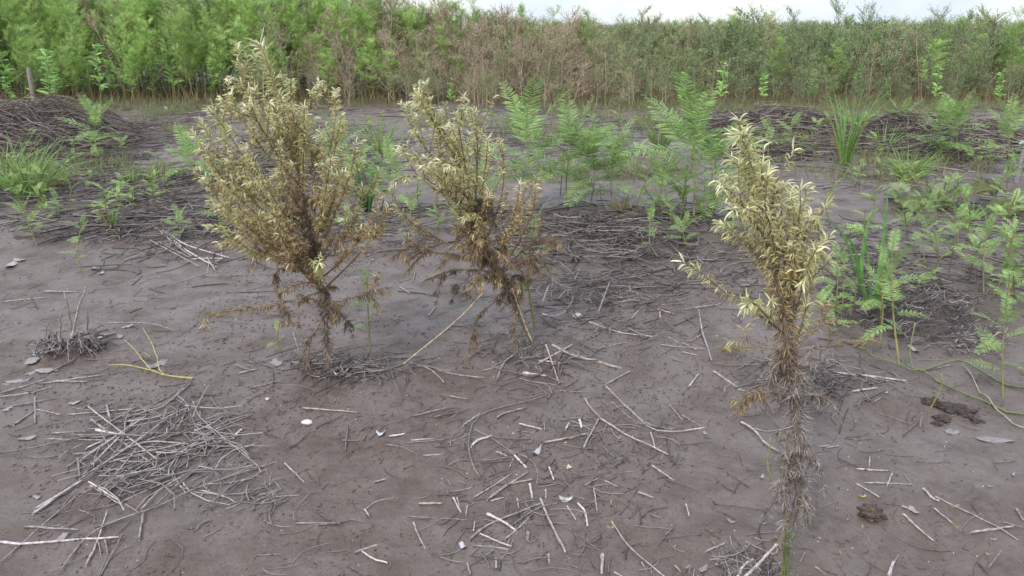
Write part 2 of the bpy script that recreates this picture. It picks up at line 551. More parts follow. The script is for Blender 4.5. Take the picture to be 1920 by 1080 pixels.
PROTO_H = {'green': 2.0, 'brown': 1.5, 'olive': 1.5, 'dark': 1.5}
used = set()


def put_weed(kind, x, y, h, rng, label, group):
    pr = protos[kind]
    i = int(rng.integers(len(pr)))
    s = h / PROTO_H[kind]
    w = min(max(s, 0.75), 1.25) * rng.uniform(0.9, 1.2)
    z = float(hgt(x, y)) * (1 if y < 25 else 0)
    if (kind, i) not in used:
        used.add((kind, i)); o = pr[i]
        o.location = (x, y, z); o.scale = (w, w, s); o.rotation_euler = (0, 0, rng.uniform(0, 6.28)); tag(o, label, None, group)
        return o
    return copy_tree(pr[i], None, (x, y, z), rng.uniform(0, 6.28), (w, w, s), label, None, group)


rw = np.random.default_rng(21)


def pick_kind(px, rng, deep):
    r = rng.random()
    if px < 560: return 'green' if r < 0.84 else ('olive' if r < 0.92 else 'brown')
    if px < 900: return ('brown' if r < 0.72 else 'green') if not deep else ('green' if r < 0.6 and px < 860 else 'brown')
    if px < 1140: return 'brown' if r < 0.74 else ('olive' if r < 0.94 else 'green')
    if px < 1290: return 'olive' if r < 0.6 else ('brown' if r < 0.72 else 'dark')
    return 'dark' if r < 0.58 else ('olive' if r < 0.86 else ('brown' if r < 0.93 else 'green'))


def top_px(px, row):
    back = np.interp(px, [0, 560, 700, 800, 900, 1000, 1150, 1300, 1600, 1920], [-45, -30, -5, 25, 40, 45, 52, 58, 48, 44])
    front = np.interp(px, [0, 200, 500, 620, 720, 900, 1000, 1200, 1500, 1920], [75, 55, 50, 75, 75, 80, 72, 75, 72, 70])
    return front * (1 - row) + back * row


def weed_label(kind, px, row):
    if kind == 'green':
        k = LAB['green'][2][(0 if row < 0.4 else 1) if px < 560 else (2 if px < 1200 else 3)]
    elif kind == 'brown': k = LAB['brown'][2][0] if 540 < px < 1290 else ('reddish brown seeding weed standing singly inside the green left thicket' if px <= 540 else 'reddish brown seeding weed standing singly inside the dark right field edge', 'single brown weeds in the ' + ('left thicket' if px <= 540 else 'right field edge'))
    elif kind == 'olive': k = LAB['brown'][2][1] if 540 < px < 1400 else ('olive seeding weed standing singly inside the green left thicket' if px <= 540 else 'olive seeding weed scattered along the dark right field edge', 'olive weeds in the ' + ('left thicket' if px <= 540 else 'right field edge'))
    else: k = LAB['dark'][2][0]
    return k


n_front = 330
for k in range(n_front):
    row = (k % 3) / 2.0
    px = -60 + 2040 * ((k + rw.random()) / n_front)
    Y = 15.9 + row * 1.5 + rw.uniform(-0.35, 0.45) + (0.3 if px > 1250 else 0)
    kind = pick_kind(px, rw, row > 0.6)
    tp = top_px(px, row) + rw.normal() * 20 + 34 * float(vnoise(px / 90.0, row * 3 + 5))
    p = ON(px, tp, Y)
    if row == 0: Y -= 0.9 * rw.random() ** 2.5
    lab, grp = weed_label(kind, px, row)
    o = put_weed(kind, p[0], Y, max(p[2], 0.6) * (1.0 if row < 0.3 else rw.uniform(0.93, 1.1)), rw, lab, grp)
    o.rotation_euler = (rw.normal() * 0.11, rw.normal() * 0.11, o.rotation_euler[2])

# tall plants whose tops stand out against the sky
EMERGE = [
    (30, -30, 17.8, 'green', 'tall feathery weed at the far left end of the thicket, top cut by the frame'),
    (740, -25, 18.2, 'green', 'feathery green weed just left of the sky gap, leaning over the brown stand'),
    (860, -12, 18.0, 'green', 'tallest feathery weed in the sky gap, straight above the middle dying weed'),
    (890, -4, 18.4, 'green', 'slender feathery weed crowding the tallest one in the sky gap on its right'),
    (930, 15, 18.2, 'dark', 'thin weed spray just left of the low round bush on the skyline'),
    (985, 18, 18.6, 'green', 'low round feathery bush on the skyline right of the sky gap'),
    (1040, 22, 18.8, 'green', 'smaller feathery bush on the skyline beside the low round one'),
    (1205, 4, 17.8, 'dark', 'lone thin weed leaning above the skyline over the middle of the field'),
    (1330, 20, 17.6, 'dark', 'first thin weed top poking above the right skyline'),
    (1420, 8, 17.4, 'dark', 'bushy thin weed top above the skyline over the right dying weed'),
    (1485, 5, 17.5, 'dark', 'bare-branched weed top above the skyline right of the right dying weed'),
    (1580, -6, 17.3, 'dark', 'tall spreading thin weed, highest of those on the right skyline'),
    (1625, 0, 17.5, 'dark', 'airy weed top right beside the highest weed on the right skyline'),
    (1770, 8, 17.4, 'dark', 'thin pointed weed top on the skyline above the far right grass'),
    (1810, 12, 17.6, 'dark', 'short forked weed top on the skyline near the right frame edge'),
    (1915, 18, 16.8, 'green', 'bright green feathery weed at the right frame edge of the skyline'),
]
for px, tp, Y, kind, lab in EMERGE:
    p = ON(px, tp, Y)
    o = put_weed(kind, p[0], Y, p[2], rw, lab, 'weeds standing against the sky')
    if kind == 'dark': o.scale = (0.9, 0.9, o.scale[2])

# low outliers in front of the stand, and thin low growth on the bare strip
for k in range(70):
    px = rw.uniform(560, 1960); Y = rw.uniform(14.3, 15.7); x = (px - 960) / F * Y
    kind = 'dark' if px > 1250 else ('olive' if rw.random() < 0.6 else 'brown')
    lab, grp = ('low twiggy weed standing just in front of the %s' % s_ for s_ in (('dark right field edge', '') if px > 1250 else ('brown seeding stand', '')))
    o = put_weed(kind, x, Y, rw.uniform(0.35, 0.85), rw, lab, 'low weeds before the ' + ('right field edge' if px > 1250 else 'brown stand'))
    o.scale = (0.5, 0.5, o.scale[2])
mb = MB()
n = 9000
px = rw.uniform(-60, 1980, n); Y = 7.5 + 8 * rw.random(n) ** 0.8; x = (px - 960) / F * Y
k = rw.random(n) < np.clip(vnoise(x * 0.9 + 11, Y * 0.9) * 2.4 + 0.1 + 0.35 * (x > 0) + 0.5 * (Y > 13.8), 0.02, 1)
x, Y = x[k], Y[k]; n = len(x)
P = np.repeat(gz(np.stack([x, Y, 0 * x], -1)), 7, 0) + rw.normal(size=(n * 7, 3)) * [0.05, 0.05, 0]
v = rw.random((n * 7, 1))
strips(mb, P, rdir(n * 7, rw.uniform(0.5, 4, n * 7), rw), [[0, 0, -0.8]], rw.uniform(0.05, 0.21, n * 7), 0.010, np.array([0.15, 0.21, 0.08]) * v + np.array([0.25, 0.20, 0.11]) * (1 - v), n=3, prof=BLADEP, rng=rw)
tag(mb.build('ground_cover', M_LEAF), 'thin low grass and shoots dotted over the bare strip before the field', kind='stuff')

# leafy young weeds in front of the thicket
lw_p = []
for s in (31, 32, 33):
    lw_p.append(weed_thing(leafy_weed(s), 'leafy_weed', 'leafy bright green young weed at the foot of the left thicket', 'weed', 'leafy young weeds at the thicket foot'))
LEAFY = [(20, 150), (60, 140), (110, 175), (140, 150), (170, 165), (215, 160), (250, 170), (290, 172), (330, 165), (25, 195), (95, 190), (400, 172), (450, 168), (190, 185),
         (810, 170), (845, 180), (1240, 165), (1215, 172), (1180, 175), (1275, 180), (1430, 180), (1560, 170), (1600, 175), (1520, 178), (1750, 182), (1660, 176), (1870, 180), (1350, 182)]
for i, (px, by) in enumerate(LEAFY):
    g = G(px, max(by + 18, 188)); h = rw.uniform(0.5, 1.0) * (1.15 if px < 350 else 0.85)
    if px < 560: lab, grp = 'leafy bright green young weed at the foot of the left thicket', 'leafy young weeds at the thicket foot'
    elif px < 1300: lab, grp = 'leafy young green weed at the foot of the brown seeding stand', 'leafy young weeds at the brown stand'
    else: lab, grp = 'leafy young green weed at the foot of the dark twiggy stand', 'leafy young weeds at the dark stand'
    z = float(hgt(g[0], g[1]))
    if i < 3:
        o = lw_p[i]; o.location = (g[0], g[1], z); o.scale = (h * 1.2,) * 3; tag(o, lab, None, grp)
    else:
        copy_tree(lw_p[i % 3], None, (g[0], g[1], z), rw.uniform(0, 6.28), (h * 1.2,) * 3, lab, None, grp)


# the rest of the field, beyond the counted rows: one mass
def instancer(name, pts, rots, scl, kinds, parts, label):
    me = bpy.data.meshes.new(name)
    me.from_pydata([tuple(p) for p in pts], [], [])
    for nm, ty, data in (('rz', 'FLOAT_VECTOR', np.stack([rots * 0, rots * 0, rots], 1)), ('sc', 'FLOAT_VECTOR', scl)):
        me.attributes.new(nm, ty, 'POINT').data.foreach_set('vector', data.astype(np.float32).ravel())
    me.attributes.new('kd', 'INT', 'POINT').data.foreach_set('value', kinds.astype(np.int32))
    o = bpy.data.objects.new(name, me); COL.objects.link(o)
    ng = bpy.data.node_groups.new(name, 'GeometryNodeTree')
    ng.interface.new_socket('Geometry', in_out='INPUT', socket_type='NodeSocketGeometry')
    ng.interface.new_socket('Geometry', in_out='OUTPUT', socket_type='NodeSocketGeometry')
    N, L = ng.nodes, ng.links
    gi, go, jn = N.new('NodeGroupInput'), N.new('NodeGroupOutput'), N.new('GeometryNodeJoinGeometry')
    def attr(nm, ty):
        a = N.new('GeometryNodeInputNamedAttribute'); a.data_type = ty; a.inputs['Name'].default_value = nm
        return a.outputs['Attribute']
    for k, objs in parts.items():
        cmp_ = N.new('FunctionNodeCompare'); cmp_.data_type = 'INT'; cmp_.operation = 'EQUAL'
        L.new(attr('kd', 'INT'), cmp_.inputs[2]); cmp_.inputs[3].default_value = k
        for ob in objs:
            oi = N.new('GeometryNodeObjectInfo'); oi.inputs['Object'].default_value = ob; oi.inputs['As Instance'].default_value = True
            ip = N.new('GeometryNodeInstanceOnPoints')
            L.new(gi.outputs[0], ip.inputs['Points']); L.new(cmp_.outputs['Result'], ip.inputs['Selection'])
            L.new(oi.outputs['Geometry'], ip.inputs['Instance'])
            L.new(attr('rz', 'FLOAT_VECTOR'), ip.inputs['Rotation']); L.new(attr('sc', 'FLOAT_VECTOR'), ip.inputs['Scale'])
            L.new(ip.outputs['Instances'], jn.inputs[0])
    L.new(jn.outputs[0], go.inputs[0])
    md = o.modifiers.new('scatter', 'NODES'); md.node_group = ng
    return tag(o, label, None, None, 'stuff')


order, parts = [], {}
for kind in ('green', 'brown', 'olive', 'dark'):
    for pr in protos[kind]:
        parts[len(order)] = list(pr.children); order.append(kind)
pts, rot, scl, kd = [], [], [], []
for k in range(3300):
    Y = 17.9 + 52 * rw.random() ** 2.0
    px = rw.uniform(-250, 2170)
    if k >= 2400:                                    # the field goes on to both sides of the view
        px = rw.uniform(-1300, -70) if k % 2 else rw.uniform(1990, 3200)
        Y = 16.0 + 10 * rw.random() ** 1.6
    x = ON(px, 100, Y)[0]
    kind = pick_kind(px if Y < 26 else px + 120 * rw.normal(), rw, True)
    if Y > 30 and kind == 'dark' and rw.random() < 0.5: kind = 'brown'
    tall = np.interp(px, [0, 640, 800, 950, 1100, 1920], [2.25, 2.05, 1.72, 1.48, 1.36, 1.40])
    h = (tall if Y < 24 else min(tall, np.interp(Y, [24, 34], [tall, 1.45]))) * rw.uniform(0.74, 1.12)
    c = [i for i, o_ in enumerate(order) if o_ == kind]
    s = h / PROTO_H[kind]
    pts.append((x, Y, 0.0)); rot.append(rw.uniform(0, 6.28)); scl.append((max(0.9, s) * 1.1, max(0.9, s) * 1.1, s)); kd.append(c[int(rw.integers(len(c)))])
instancer('weed_field', np.array(pts), np.array(rot), np.array(scl), np.array(kd), parts, 'dense field of tall weeds stretching back to the horizon')

# leaves and shoots between the stems, too many to count
mb = MB()
n = 15000
px = rw.uniform(-80, 2000, n); Y = 16.2 + rw.random(n) * 4.5; x = (px - 960) / F * Y
P = gz(np.stack([x, Y, 0 * x], -1)); P[:, 2] += rw.random(n) ** 1.3 * 0.75
v = rw.random((n, 1)); gm = np.clip((700 - px) / 300, 0, 1)[:, None]
C = (np.array([0.13, 0.22, 0.07]) * gm + np.array([0.17, 0.165, 0.085]) * (1 - gm)) * (0.6 + 0.8 * v)
strips(mb, P, rdir(n, rw.uniform(-0.2, 1.6, n), rw), [[0, 0, -0.8]], rw.uniform(0.06, 0.16, n), 0.024, C, n=3, rng=rw)
tag(mb.build('undergrowth', M_LEAF), 'mixed low undergrowth between the stems of the tall weeds', kind='stuff')

# short dry grass and dead stems along the field's foot
mb = MB()
n = 5200
px = rw.uniform(-60, 1980, n); Y = 15.2 + rw.random(n) ** 1.3 * 2.2
x = (px - 960) / F * Y
P = gz(np.stack([x, Y, 0 * x], -1))
v = rw.random((n, 1))
C = np.array([0.20, 0.12, 0.065]) * v + np.array([0.115, 0.115, 0.05]) * (1 - v)
strips(mb, P, rdir(n, rw.uniform(1.2, 5, n), rw), [[0, 0, -0.5]], rw.uniform(0.10, 0.34, n), 0.012, C, n=3, prof=BLADEP, rng=rw)
tag(mb.build('dry_grass', M_LITTER), 'short rusty dry grass along the foot of the tall weeds', kind='stuff')
mb = MB()
n = 700
px = rw.uniform(-60, 1980, n); Y = 15.6 + rw.random(n) * 2.0
x = (px - 960) / F * Y
P = gz(np.stack([x, Y, 0 * x], -1)); d = rdir(n, rw.uniform(3, 14, n), rw)
tubes(mb, P[:, None] + d[:, None] * rw.uniform(0.3, 0.8, n)[:, None, None] * np.linspace(0, 1, 3)[None, :, None], 0.0055,
      np.array([0.27, 0.20, 0.105]) * rw.uniform(0.5, 1.2, (n, 1)), 3)
tag(mb.build('bare_stem_thicket', M_LITTER), 'countless bare tan stems at the foot of the tall weeds', kind='stuff')

# ------------------------------------------------------------------ the three dying weeds
AGE_C = np.array([[0.47, 0.485, 0.235], [0.42, 0.41, 0.185], [0.40, 0.295, 0.145], [0.22, 0.145, 0.088], [0.11, 0.087, 0.073], [0.27, 0.235, 0.21]])
CREAM = np.array([0.68, 0.65, 0.44])


def age_color(a):
    a = np.clip(a, 0, 1.25) * 4
    i = np.minimum(a.astype(int), 4); f = (a - i)[:, None]
    return AGE_C[i] * (1 - f) + AGE_C[i + 1] * f


def wither(mb, line, rng, s0, dens, age, L=None, wid=None, cream=True, sway=(0, 0, 0), shag=0.0, tips=1.0):
    """wilted leaves along one twig"""
    L, wid = L or LEAF[0], LEAF[1]
    dens = dens * LEAF[2] * (1.5 if 0.55 < age < 0.9 else 1.0)
    seg = np.linalg.norm(np.diff(line, axis=0), axis=1).sum()
    n = max(6, int(seg * dens * (1 - s0)))
    s = s0 + (1 - s0) * rng.random(n) ** 0.85
    if age > 0.8 and n > 20:                                            # dead leaves hang on in tatters, with gaps between
        cen = rng.random(max(3, n // 13)); s = s0 + (1 - s0) * np.clip(cen[rng.integers(0, len(cen), n)] + rng.normal(size=n) * 0.02, 0, 0.999)
    P = at_h(line, s)
    k = len(line) - 1; i = np.minimum((s * k).astype(int), k - 1)
    T = nrm(line[i + 1] - line[i])
    R = nrm(np.cross(T, rng.normal(size=(n, 3))))
    fresh = np.clip((s - 0.6) / 0.4, 0, 1) * (1.0 if age < 0.55 else 0.3)
    D = nrm(T * (0.35 + 0.75 * fresh[:, None]) + R * 0.75 - np.array([0, 0, shag]))
    a = age + (1 - s) * 0.27 + rng.normal(size=n) * 0.13
    C = age_color(np.maximum(a, 0))
    if cream:
        cr = ((s > 0.88) & (rng.random(n) < (0.35 + 0.5 * (s > 0.95)) * tips) & (a < 0.45))[:, None] * rng.uniform(0.45, 1, (n, 1))
        C = C * (1 - cr) + CREAM * cr
    dead = age > 0.8
    C = C * (rng.uniform(0.5, 1.75, (n, 1)) if dead else rng.uniform(0.72, 1.25, (n, 1)))
    if age > 0.55: L = (L[0] * 1.25, L[1] * 1.2)
    B = np.array([0, 0, -1.0]) * rng.uniform(0.7, 2.0, (n, 1)) + np.array(sway) * rng.uniform(0.3, 1.3, (n, 1)) + rng.normal(size=(n, 3)) * (1.7 if dead else 0.35)
    LL = rng.uniform(*L, n) * (0.8 + 0.45 * fresh)
    WW = wid * rng.uniform(0.7, 1.2, n) * (1.0 - 0.35 * np.clip(a - 0.4, 0, 1)) * (1 + 0.35 * (s > 0.88) * (a < 0.45))
    strips(mb, P, D, B, LL, WW, C, n=5, fold=0.45, C2=C * 1.12, rng=rng)


LEAF = [(0.018, 0.033), 0.0035, 2.1]


def dying_weed(name_label, base, Y0, stem_px, stem_r, branches, seed, stem_c, sway, trunk_leaves, extra, sleeve=(0,)):
    rng = np.random.default_rng(seed)
    root = GP(*base); root[1] = Y0
    root[2] = hgt(root[0], Y0)
    t = thing('dying_weed', name_label, 'dying weed', root)
    off = root.copy()

    def tr(pts, dy_tip, dy0=0.0):
        k = len(pts)
        return np.array([ON(x, y, Y0 + dy0 + (dy_tip - dy0) * (i / max(k - 1, 1)) ** 1.0) for i, (x, y) in enumerate(pts)]) - off

    main = smooth_poly(np.concatenate([[[0, 0, -0.02]], tr(stem_px, 0.0)[1:]]), 26)
    sm = MB()
    wob = rng.normal(size=(26, 3)) * 0.002
    tubes(sm, main + wob, np.linspace(stem_r, 0.0022, 26)[None], stem_c, 7)
    sm.build('stem', M_STEM, t)
    lf = MB()
    for s0, s1, dens, age, shag in trunk_leaves:
        i0, i1 = int(s0 * 25), max(int(s1 * 25), int(s0 * 25) + 2)
        wither(lf, main[i0:i1 + 1], rng, 0.0, dens, age, cream=age < 0.35, shag=shag, L=(0.03, 0.058), sway=sway)
    lf.build('trunk_leaves', M_WITHER, t)

    def branch(line, age, s0=0.2, dens=190, nside=9, shag=0.0, sl=(0.05, 0.14), r=0.0042):
        b, l = MB(), MB()
        k = len(line)
        tubes(b, line, np.linspace(r, 0.0013, k)[None], stem_c * np.array([1.15, 1.1, 1.0]), 5)
        wither(l, line, rng, s0, dens, age, sway=sway, shag=shag)
        T = nrm(np.gradient(line, axis=0))
        for _ in range(nside):
            u = rng.uniform(max(s0, 0.25), 0.92); i = int(u * (k - 1))
            d = nrm(T[i] * 0.8 + nrm(rng.normal(size=3)) * 0.75 + np.array([0, 0, 0.25 - 0.7 * (age > 0.6)]))
            ln = rng.uniform(*sl)
            tw = line[i] + d * ln * np.linspace(0, 1, 6)[:, None] + np.array([0, 0, 1]) * (np.linspace(0, 1, 6)[:, None] ** 2) * ln * (0.35 if age < 0.5 else -0.35)
            tubes(b, tw, np.linspace(0.0022, 0.001, 6)[None], stem_c * 1.1, 3)
            wither(l, tw, rng, 0.1, dens, age + (1 - u) * 0.15, sway=sway, shag=shag)
        bo = b.build('branch', M_STEM, t)
        l.build('withered_leaves', M_WITHER, bo)

    for pts, dyt, age, kw in branches:
        pr = tr(pts[::-1], dyt)
        # hook the branch onto the main stem
        j = int(np.argmin(np.linalg.norm(main - (pr[0] * [1, 0, 1]), axis=1)))
        line = smooth_poly(np.concatenate([main[j:j + 1], pr[1:]]) if len(pr) > 2 else np.stack([main[j], pr[-1]]), 14)
        branch(line, age, **kw)
    for k in range(sleeve[0]):                                             # short dead shoots clothing the trunk
        j = int(rng.uniform(sleeve[1], sleeve[2]) * 25); az = rng.uniform(0, 6.28); ln = rng.uniform(0.05, 0.12) * sleeve[5]
        tt = np.linspace(0, 1, 7)[:, None]
        line = main[j] + np.array([cos(az), sin(az), 0.45]) * ln * tt * 0.75 - np.array([0, 0, ln * sleeve[6]]) * tt ** 2
        branch(line, rng.uniform(sleeve[3], sleeve[4]), s0=0.0, dens=300, nside=3, shag=0.5, sl=(0.03, 0.06), r=0.002)
    for _ in range(extra[0]):
        u = rng.uniform(extra[1], 0.70); j = int(u * 25)
        tt = np.linspace(0, 1, 9)[:, None]
        az = rng.choice([-1, 1]) * pi / 2 + rng.normal() * 0.75
        ln = extra[2] * (1.12 - u) * rng.uniform(0.7, 1.15)
        d = np.array([cos(az), sin(az), 0.75])
        line = main[j] + nrm(d) * ln * tt * 0.8 + np.array([0, 0, 0.5 * ln]) * tt ** 2
        branch(line, 0.18 + (0.75 - u) * 0.75 + rng.normal() * 0.06, nside=6, s0=0.2)
    return t


LO = dict(nside=4, sl=(0.04, 0.09))
BR = dict(nside=5, sl=(0.05, 0.10), shag=0.4, dens=150)
dying_weed('largest dying weed, broad and yellow-topped, leftmost of the three on the mud', (615, 712), 3.06,
    [(615, 712), (612, 640), (606, 560), (596, 500), (580, 420), (562, 340), (545, 270), (525, 200), (505, 130), (487, 84)], 0.0105,
    [
        ([(447, 148), (470, 185), (510, 240), (545, 300)], 0.10, 0.12, {}),
        ([(432, 178), (455, 225), (500, 290), (550, 350)], -0.08, 0.12, {}),
        ([(390, 205), (425, 245), (485, 330), (560, 400)], -0.14, 0.15, {}),
        ([(374, 222), (410, 285), (480, 370), (570, 440)], 0.12, 0.2, {}),
        ([(383, 272), (415, 330), (490, 410), (580, 470)], -0.18, 0.2, {}),
        ([(400, 320), (440, 380), (510, 440), (588, 490)], 0.2, 0.3, {}),
        ([(470, 290), (500, 350), (540, 410), (575, 450)], -0.26, 0.2, {}),
        ([(460, 200), (490, 240), (530, 310), (556, 360)], -0.2, 0.15, {}),
        ([(545, 150), (545, 190), (540, 240), (540, 280)], -0.1, 0.12, LO),
        ([(598, 155), (580, 210), (562, 270), (553, 330)], 0.05, 0.15, LO),
        ([(570, 200), (570, 250), (568, 320), (566, 380)], -0.2, 0.2, LO),
        ([(630, 168), (628, 230), (612, 310), (590, 420)], 0.05, 0.25, LO),
        ([(640, 215), (628, 280), (610, 360), (592, 450)], -0.12, 0.38, LO),
        ([(668, 268), (656, 330), (630, 400), (598, 470)], 0.0, 0.28, LO),
        ([(655, 330), (640, 370), (620, 420), (598, 490)], -0.15, 0.35, LO),
        ([(730, 385), (712, 425), (670, 480), (607, 540)], 0.02, 0.42, dict(nside=4, s0=0.3, sl=(0.04, 0.10))),
        ([(388, 424), (425, 432), (470, 470), (530, 495), (595, 520)], -0.12, 0.10, dict(nside=4, s0=0.3, dens=260, sl=(0.03, 0.07))),
        ([(560, 610), (545, 600), (525, 560), (515, 510), (560, 505), (598, 515)], -0.16, 0.75, dict(nside=5, s0=0.25, sl=(0.04, 0.08), shag=0.3)),
        ([(383, 612), (392, 592), (430, 583), (500, 575), (560, 560), (603, 545)], -0.22, 0.55, dict(nside=2, s0=0.3, sl=(0.03, 0.05), dens=240)),
        ([(597, 492), (600, 515), (606, 545)], -0.28, 0.10, dict(nside=4, sl=(0.03, 0.06), dens=260)),
        ([(705, 515), (695, 545), (655, 560), (610, 575)], -0.05, 0.62, BR),
        ([(575, 690), (580, 640), (606, 590)], -0.10, 0.8, BR),
        ([(655, 610), (640, 590), (612, 570)], 0.05, 0.85, BR),
        ([(420, 380), (450, 410), (520, 460), (592, 500)], 0.05, 0.25, {}),
        ([(384, 335), (410, 375), (470, 430), (585, 500)], -0.05, 0.22, {}),
        ([(394, 375), (425, 405), (490, 450), (590, 510)], 0.12, 0.28, {}),
        ([(410, 455), (445, 455), (510, 480), (596, 525)], 0.1, 0.4, {}),
        ([(450, 330), (470, 380), (520, 430), (585, 490)], 0.22, 0.25, {}),
        ([(450, 440), (490, 450), (540, 480), (596, 515)], -0.2, 0.4, {}),
        ([(510, 400), (530, 430), (560, 470), (594, 500)], -0.28, 0.35, {}),
        ([(680, 350), (672, 400), (640, 450), (600, 500)], 0.12, 0.28, {}),
        ([(690, 420), (670, 455), (640, 490), (604, 530)], -0.15, 0.45, {}),
        ([(620, 300), (612, 350), (600, 410), (592, 470)], -0.28, 0.25, {}),
        ([(430, 300), (455, 350), (510, 410), (580, 460)], -0.1, 0.2, {}),
        ([(600, 250), (594, 300), (586, 360), (578, 430)], 0.2, 0.25, LO),
        ([(470, 480), (510, 470), (560, 480), (590, 500)], 0.15, 0.5, BR),
        ([(640, 470), (630, 440), (610, 470), (598, 500)], -0.1, 0.6, BR),
    ], 41, np.array([0.15, 0.112, 0.075]), (-0.35, 0, 0.1),
    [(0.0, 0.12, 420, 1.22, 0.6), (0.10, 0.45, 420, 0.85, 0.8), (0.40, 0.62, 300, 0.6, 0.3), (0.6, 1.0, 330, 0.18, 0)], (13, 0.27, 0.40), (14, 0.22, 0.60, 0.5, 0.78, 1.2, 0.25))

dying_weed('middle dying weed, browner and lower, its trunk leaning left', (1003, 658), 3.36,
    [(1003, 658), (985, 615), (962, 565), (940, 525), (915, 470), (895, 410), (875, 350), (852, 290), (825, 235), (780, 190)], 0.0125,
    [
        ([(778, 174), (805, 215), (835, 265), (862, 320)], -0.05, 0.10, dict(dens=260)),
        ([(826, 206), (842, 240), (855, 290), (868, 340)], 0.1, 0.12, LO),
        ([(852, 212), (862, 250), (872, 310), (880, 370)], -0.14, 0.10, {}),
        ([(888, 205), (895, 250), (895, 310), (892, 390)], 0.05, 0.14, {}),
        ([(915, 258), (912, 300), (905, 350), (898, 410)], -0.12, 0.25, LO),
        ([(775, 245), (800, 280), (840, 330), (875, 380)], -0.15, 0.12, {}),
        ([(745, 285), (785, 300), (830, 350), (885, 410)], 0.1, 0.15, {}),
        ([(735, 345), (765, 330), (815, 345), (890, 420)], -0.2, 0.16, {}),
        ([(790, 310), (825, 335), (860, 380), (895, 430)], -0.28, 0.18, {}),
        ([(838, 312), (865, 322), (880, 360), (895, 420)], -0.3, 0.10, dict(nside=4, dens=240, sl=(0.03, 0.08))),
        ([(870, 408), (885, 405), (905, 430), (915, 470)], -0.25, 0.2, dict(nside=3, sl=(0.03, 0.06))),
        ([(935, 255), (945, 300), (940, 370), (920, 450)], 0.08, 0.35, LO),
        ([(1005, 330), (1000, 390), (975, 450), (930, 510)], -0.02, 0.4, LO),
        ([(975, 345), (965, 400), (945, 450), (922, 490)], -0.15, 0.35, {}),
        ([(1040, 440), (1020, 470), (980, 490), (935, 520)], -0.05, 0.68, dict(nside=8, sl=(0.05, 0.12), shag=0.3)),
        ([(1015, 410), (1005, 450), (970, 480), (930, 510)], 0.12, 0.66, dict(nside=8, sl=(0.05, 0.12), shag=0.3)),
        ([(760, 445), (800, 470), (860, 480), (925, 500)], -0.12, 0.60, dict(nside=9, sl=(0.06, 0.13), shag=0.4)),
        ([(745, 395), (790, 430), (850, 460), (915, 480)], 0.16, 0.45, dict(nside=7, sl=(0.05, 0.12))),
        ([(800, 525), (840, 510), (885, 505), (935, 520)], -0.05, 0.8, dict(nside=8, sl=(0.05, 0.12), shag=0.5)),
        ([(845, 535), (875, 530), (915, 520), (945, 535)], 0.12, 0.85, dict(nside=6, sl=(0.05, 0.10), shag=0.5)),
        ([(900, 545), (905, 520), (925, 515), (945, 535)], -0.2, 0.55, dict(nside=6, sl=(0.04, 0.09), shag=0.5)),
        ([(878, 670), (888, 615), (905, 585), (950, 560)], -0.12, 0.72, dict(nside=3, s0=0.3, sl=(0.03, 0.06), shag=0.4)),
        ([(965, 640), (960, 610), (968, 585)], -0.1, 0.85, BR),
        ([(900, 450), (905, 460), (930, 500)], -0.3, 0.62, dict(nside=8, sl=(0.05, 0.12), shag=0.4)),
        ([(860, 420), (880, 430), (905, 460)], 0.2, 0.62, dict(nside=7, sl=(0.06, 0.12), shag=0.3)),
        ([(980, 520), (965, 515), (945, 530)], 0.1, 0.7, dict(nside=6, sl=(0.05, 0.1), shag=0.5)),
    ], 42, np.array([0.125, 0.092, 0.066]), (-0.3, 0, 0),
    [(0.0, 0.10, 260, 1.15, 0.6), (0.10, 0.30, 300, 0.95, 0.8), (0.30, 0.62, 420, 0.68, 0.4), (0.6, 1.0, 330, 0.25, 0)], (9, 0.36, 0.34), (24, 0.20, 0.62, 0.5, 0.78, 1.3, 0.35))

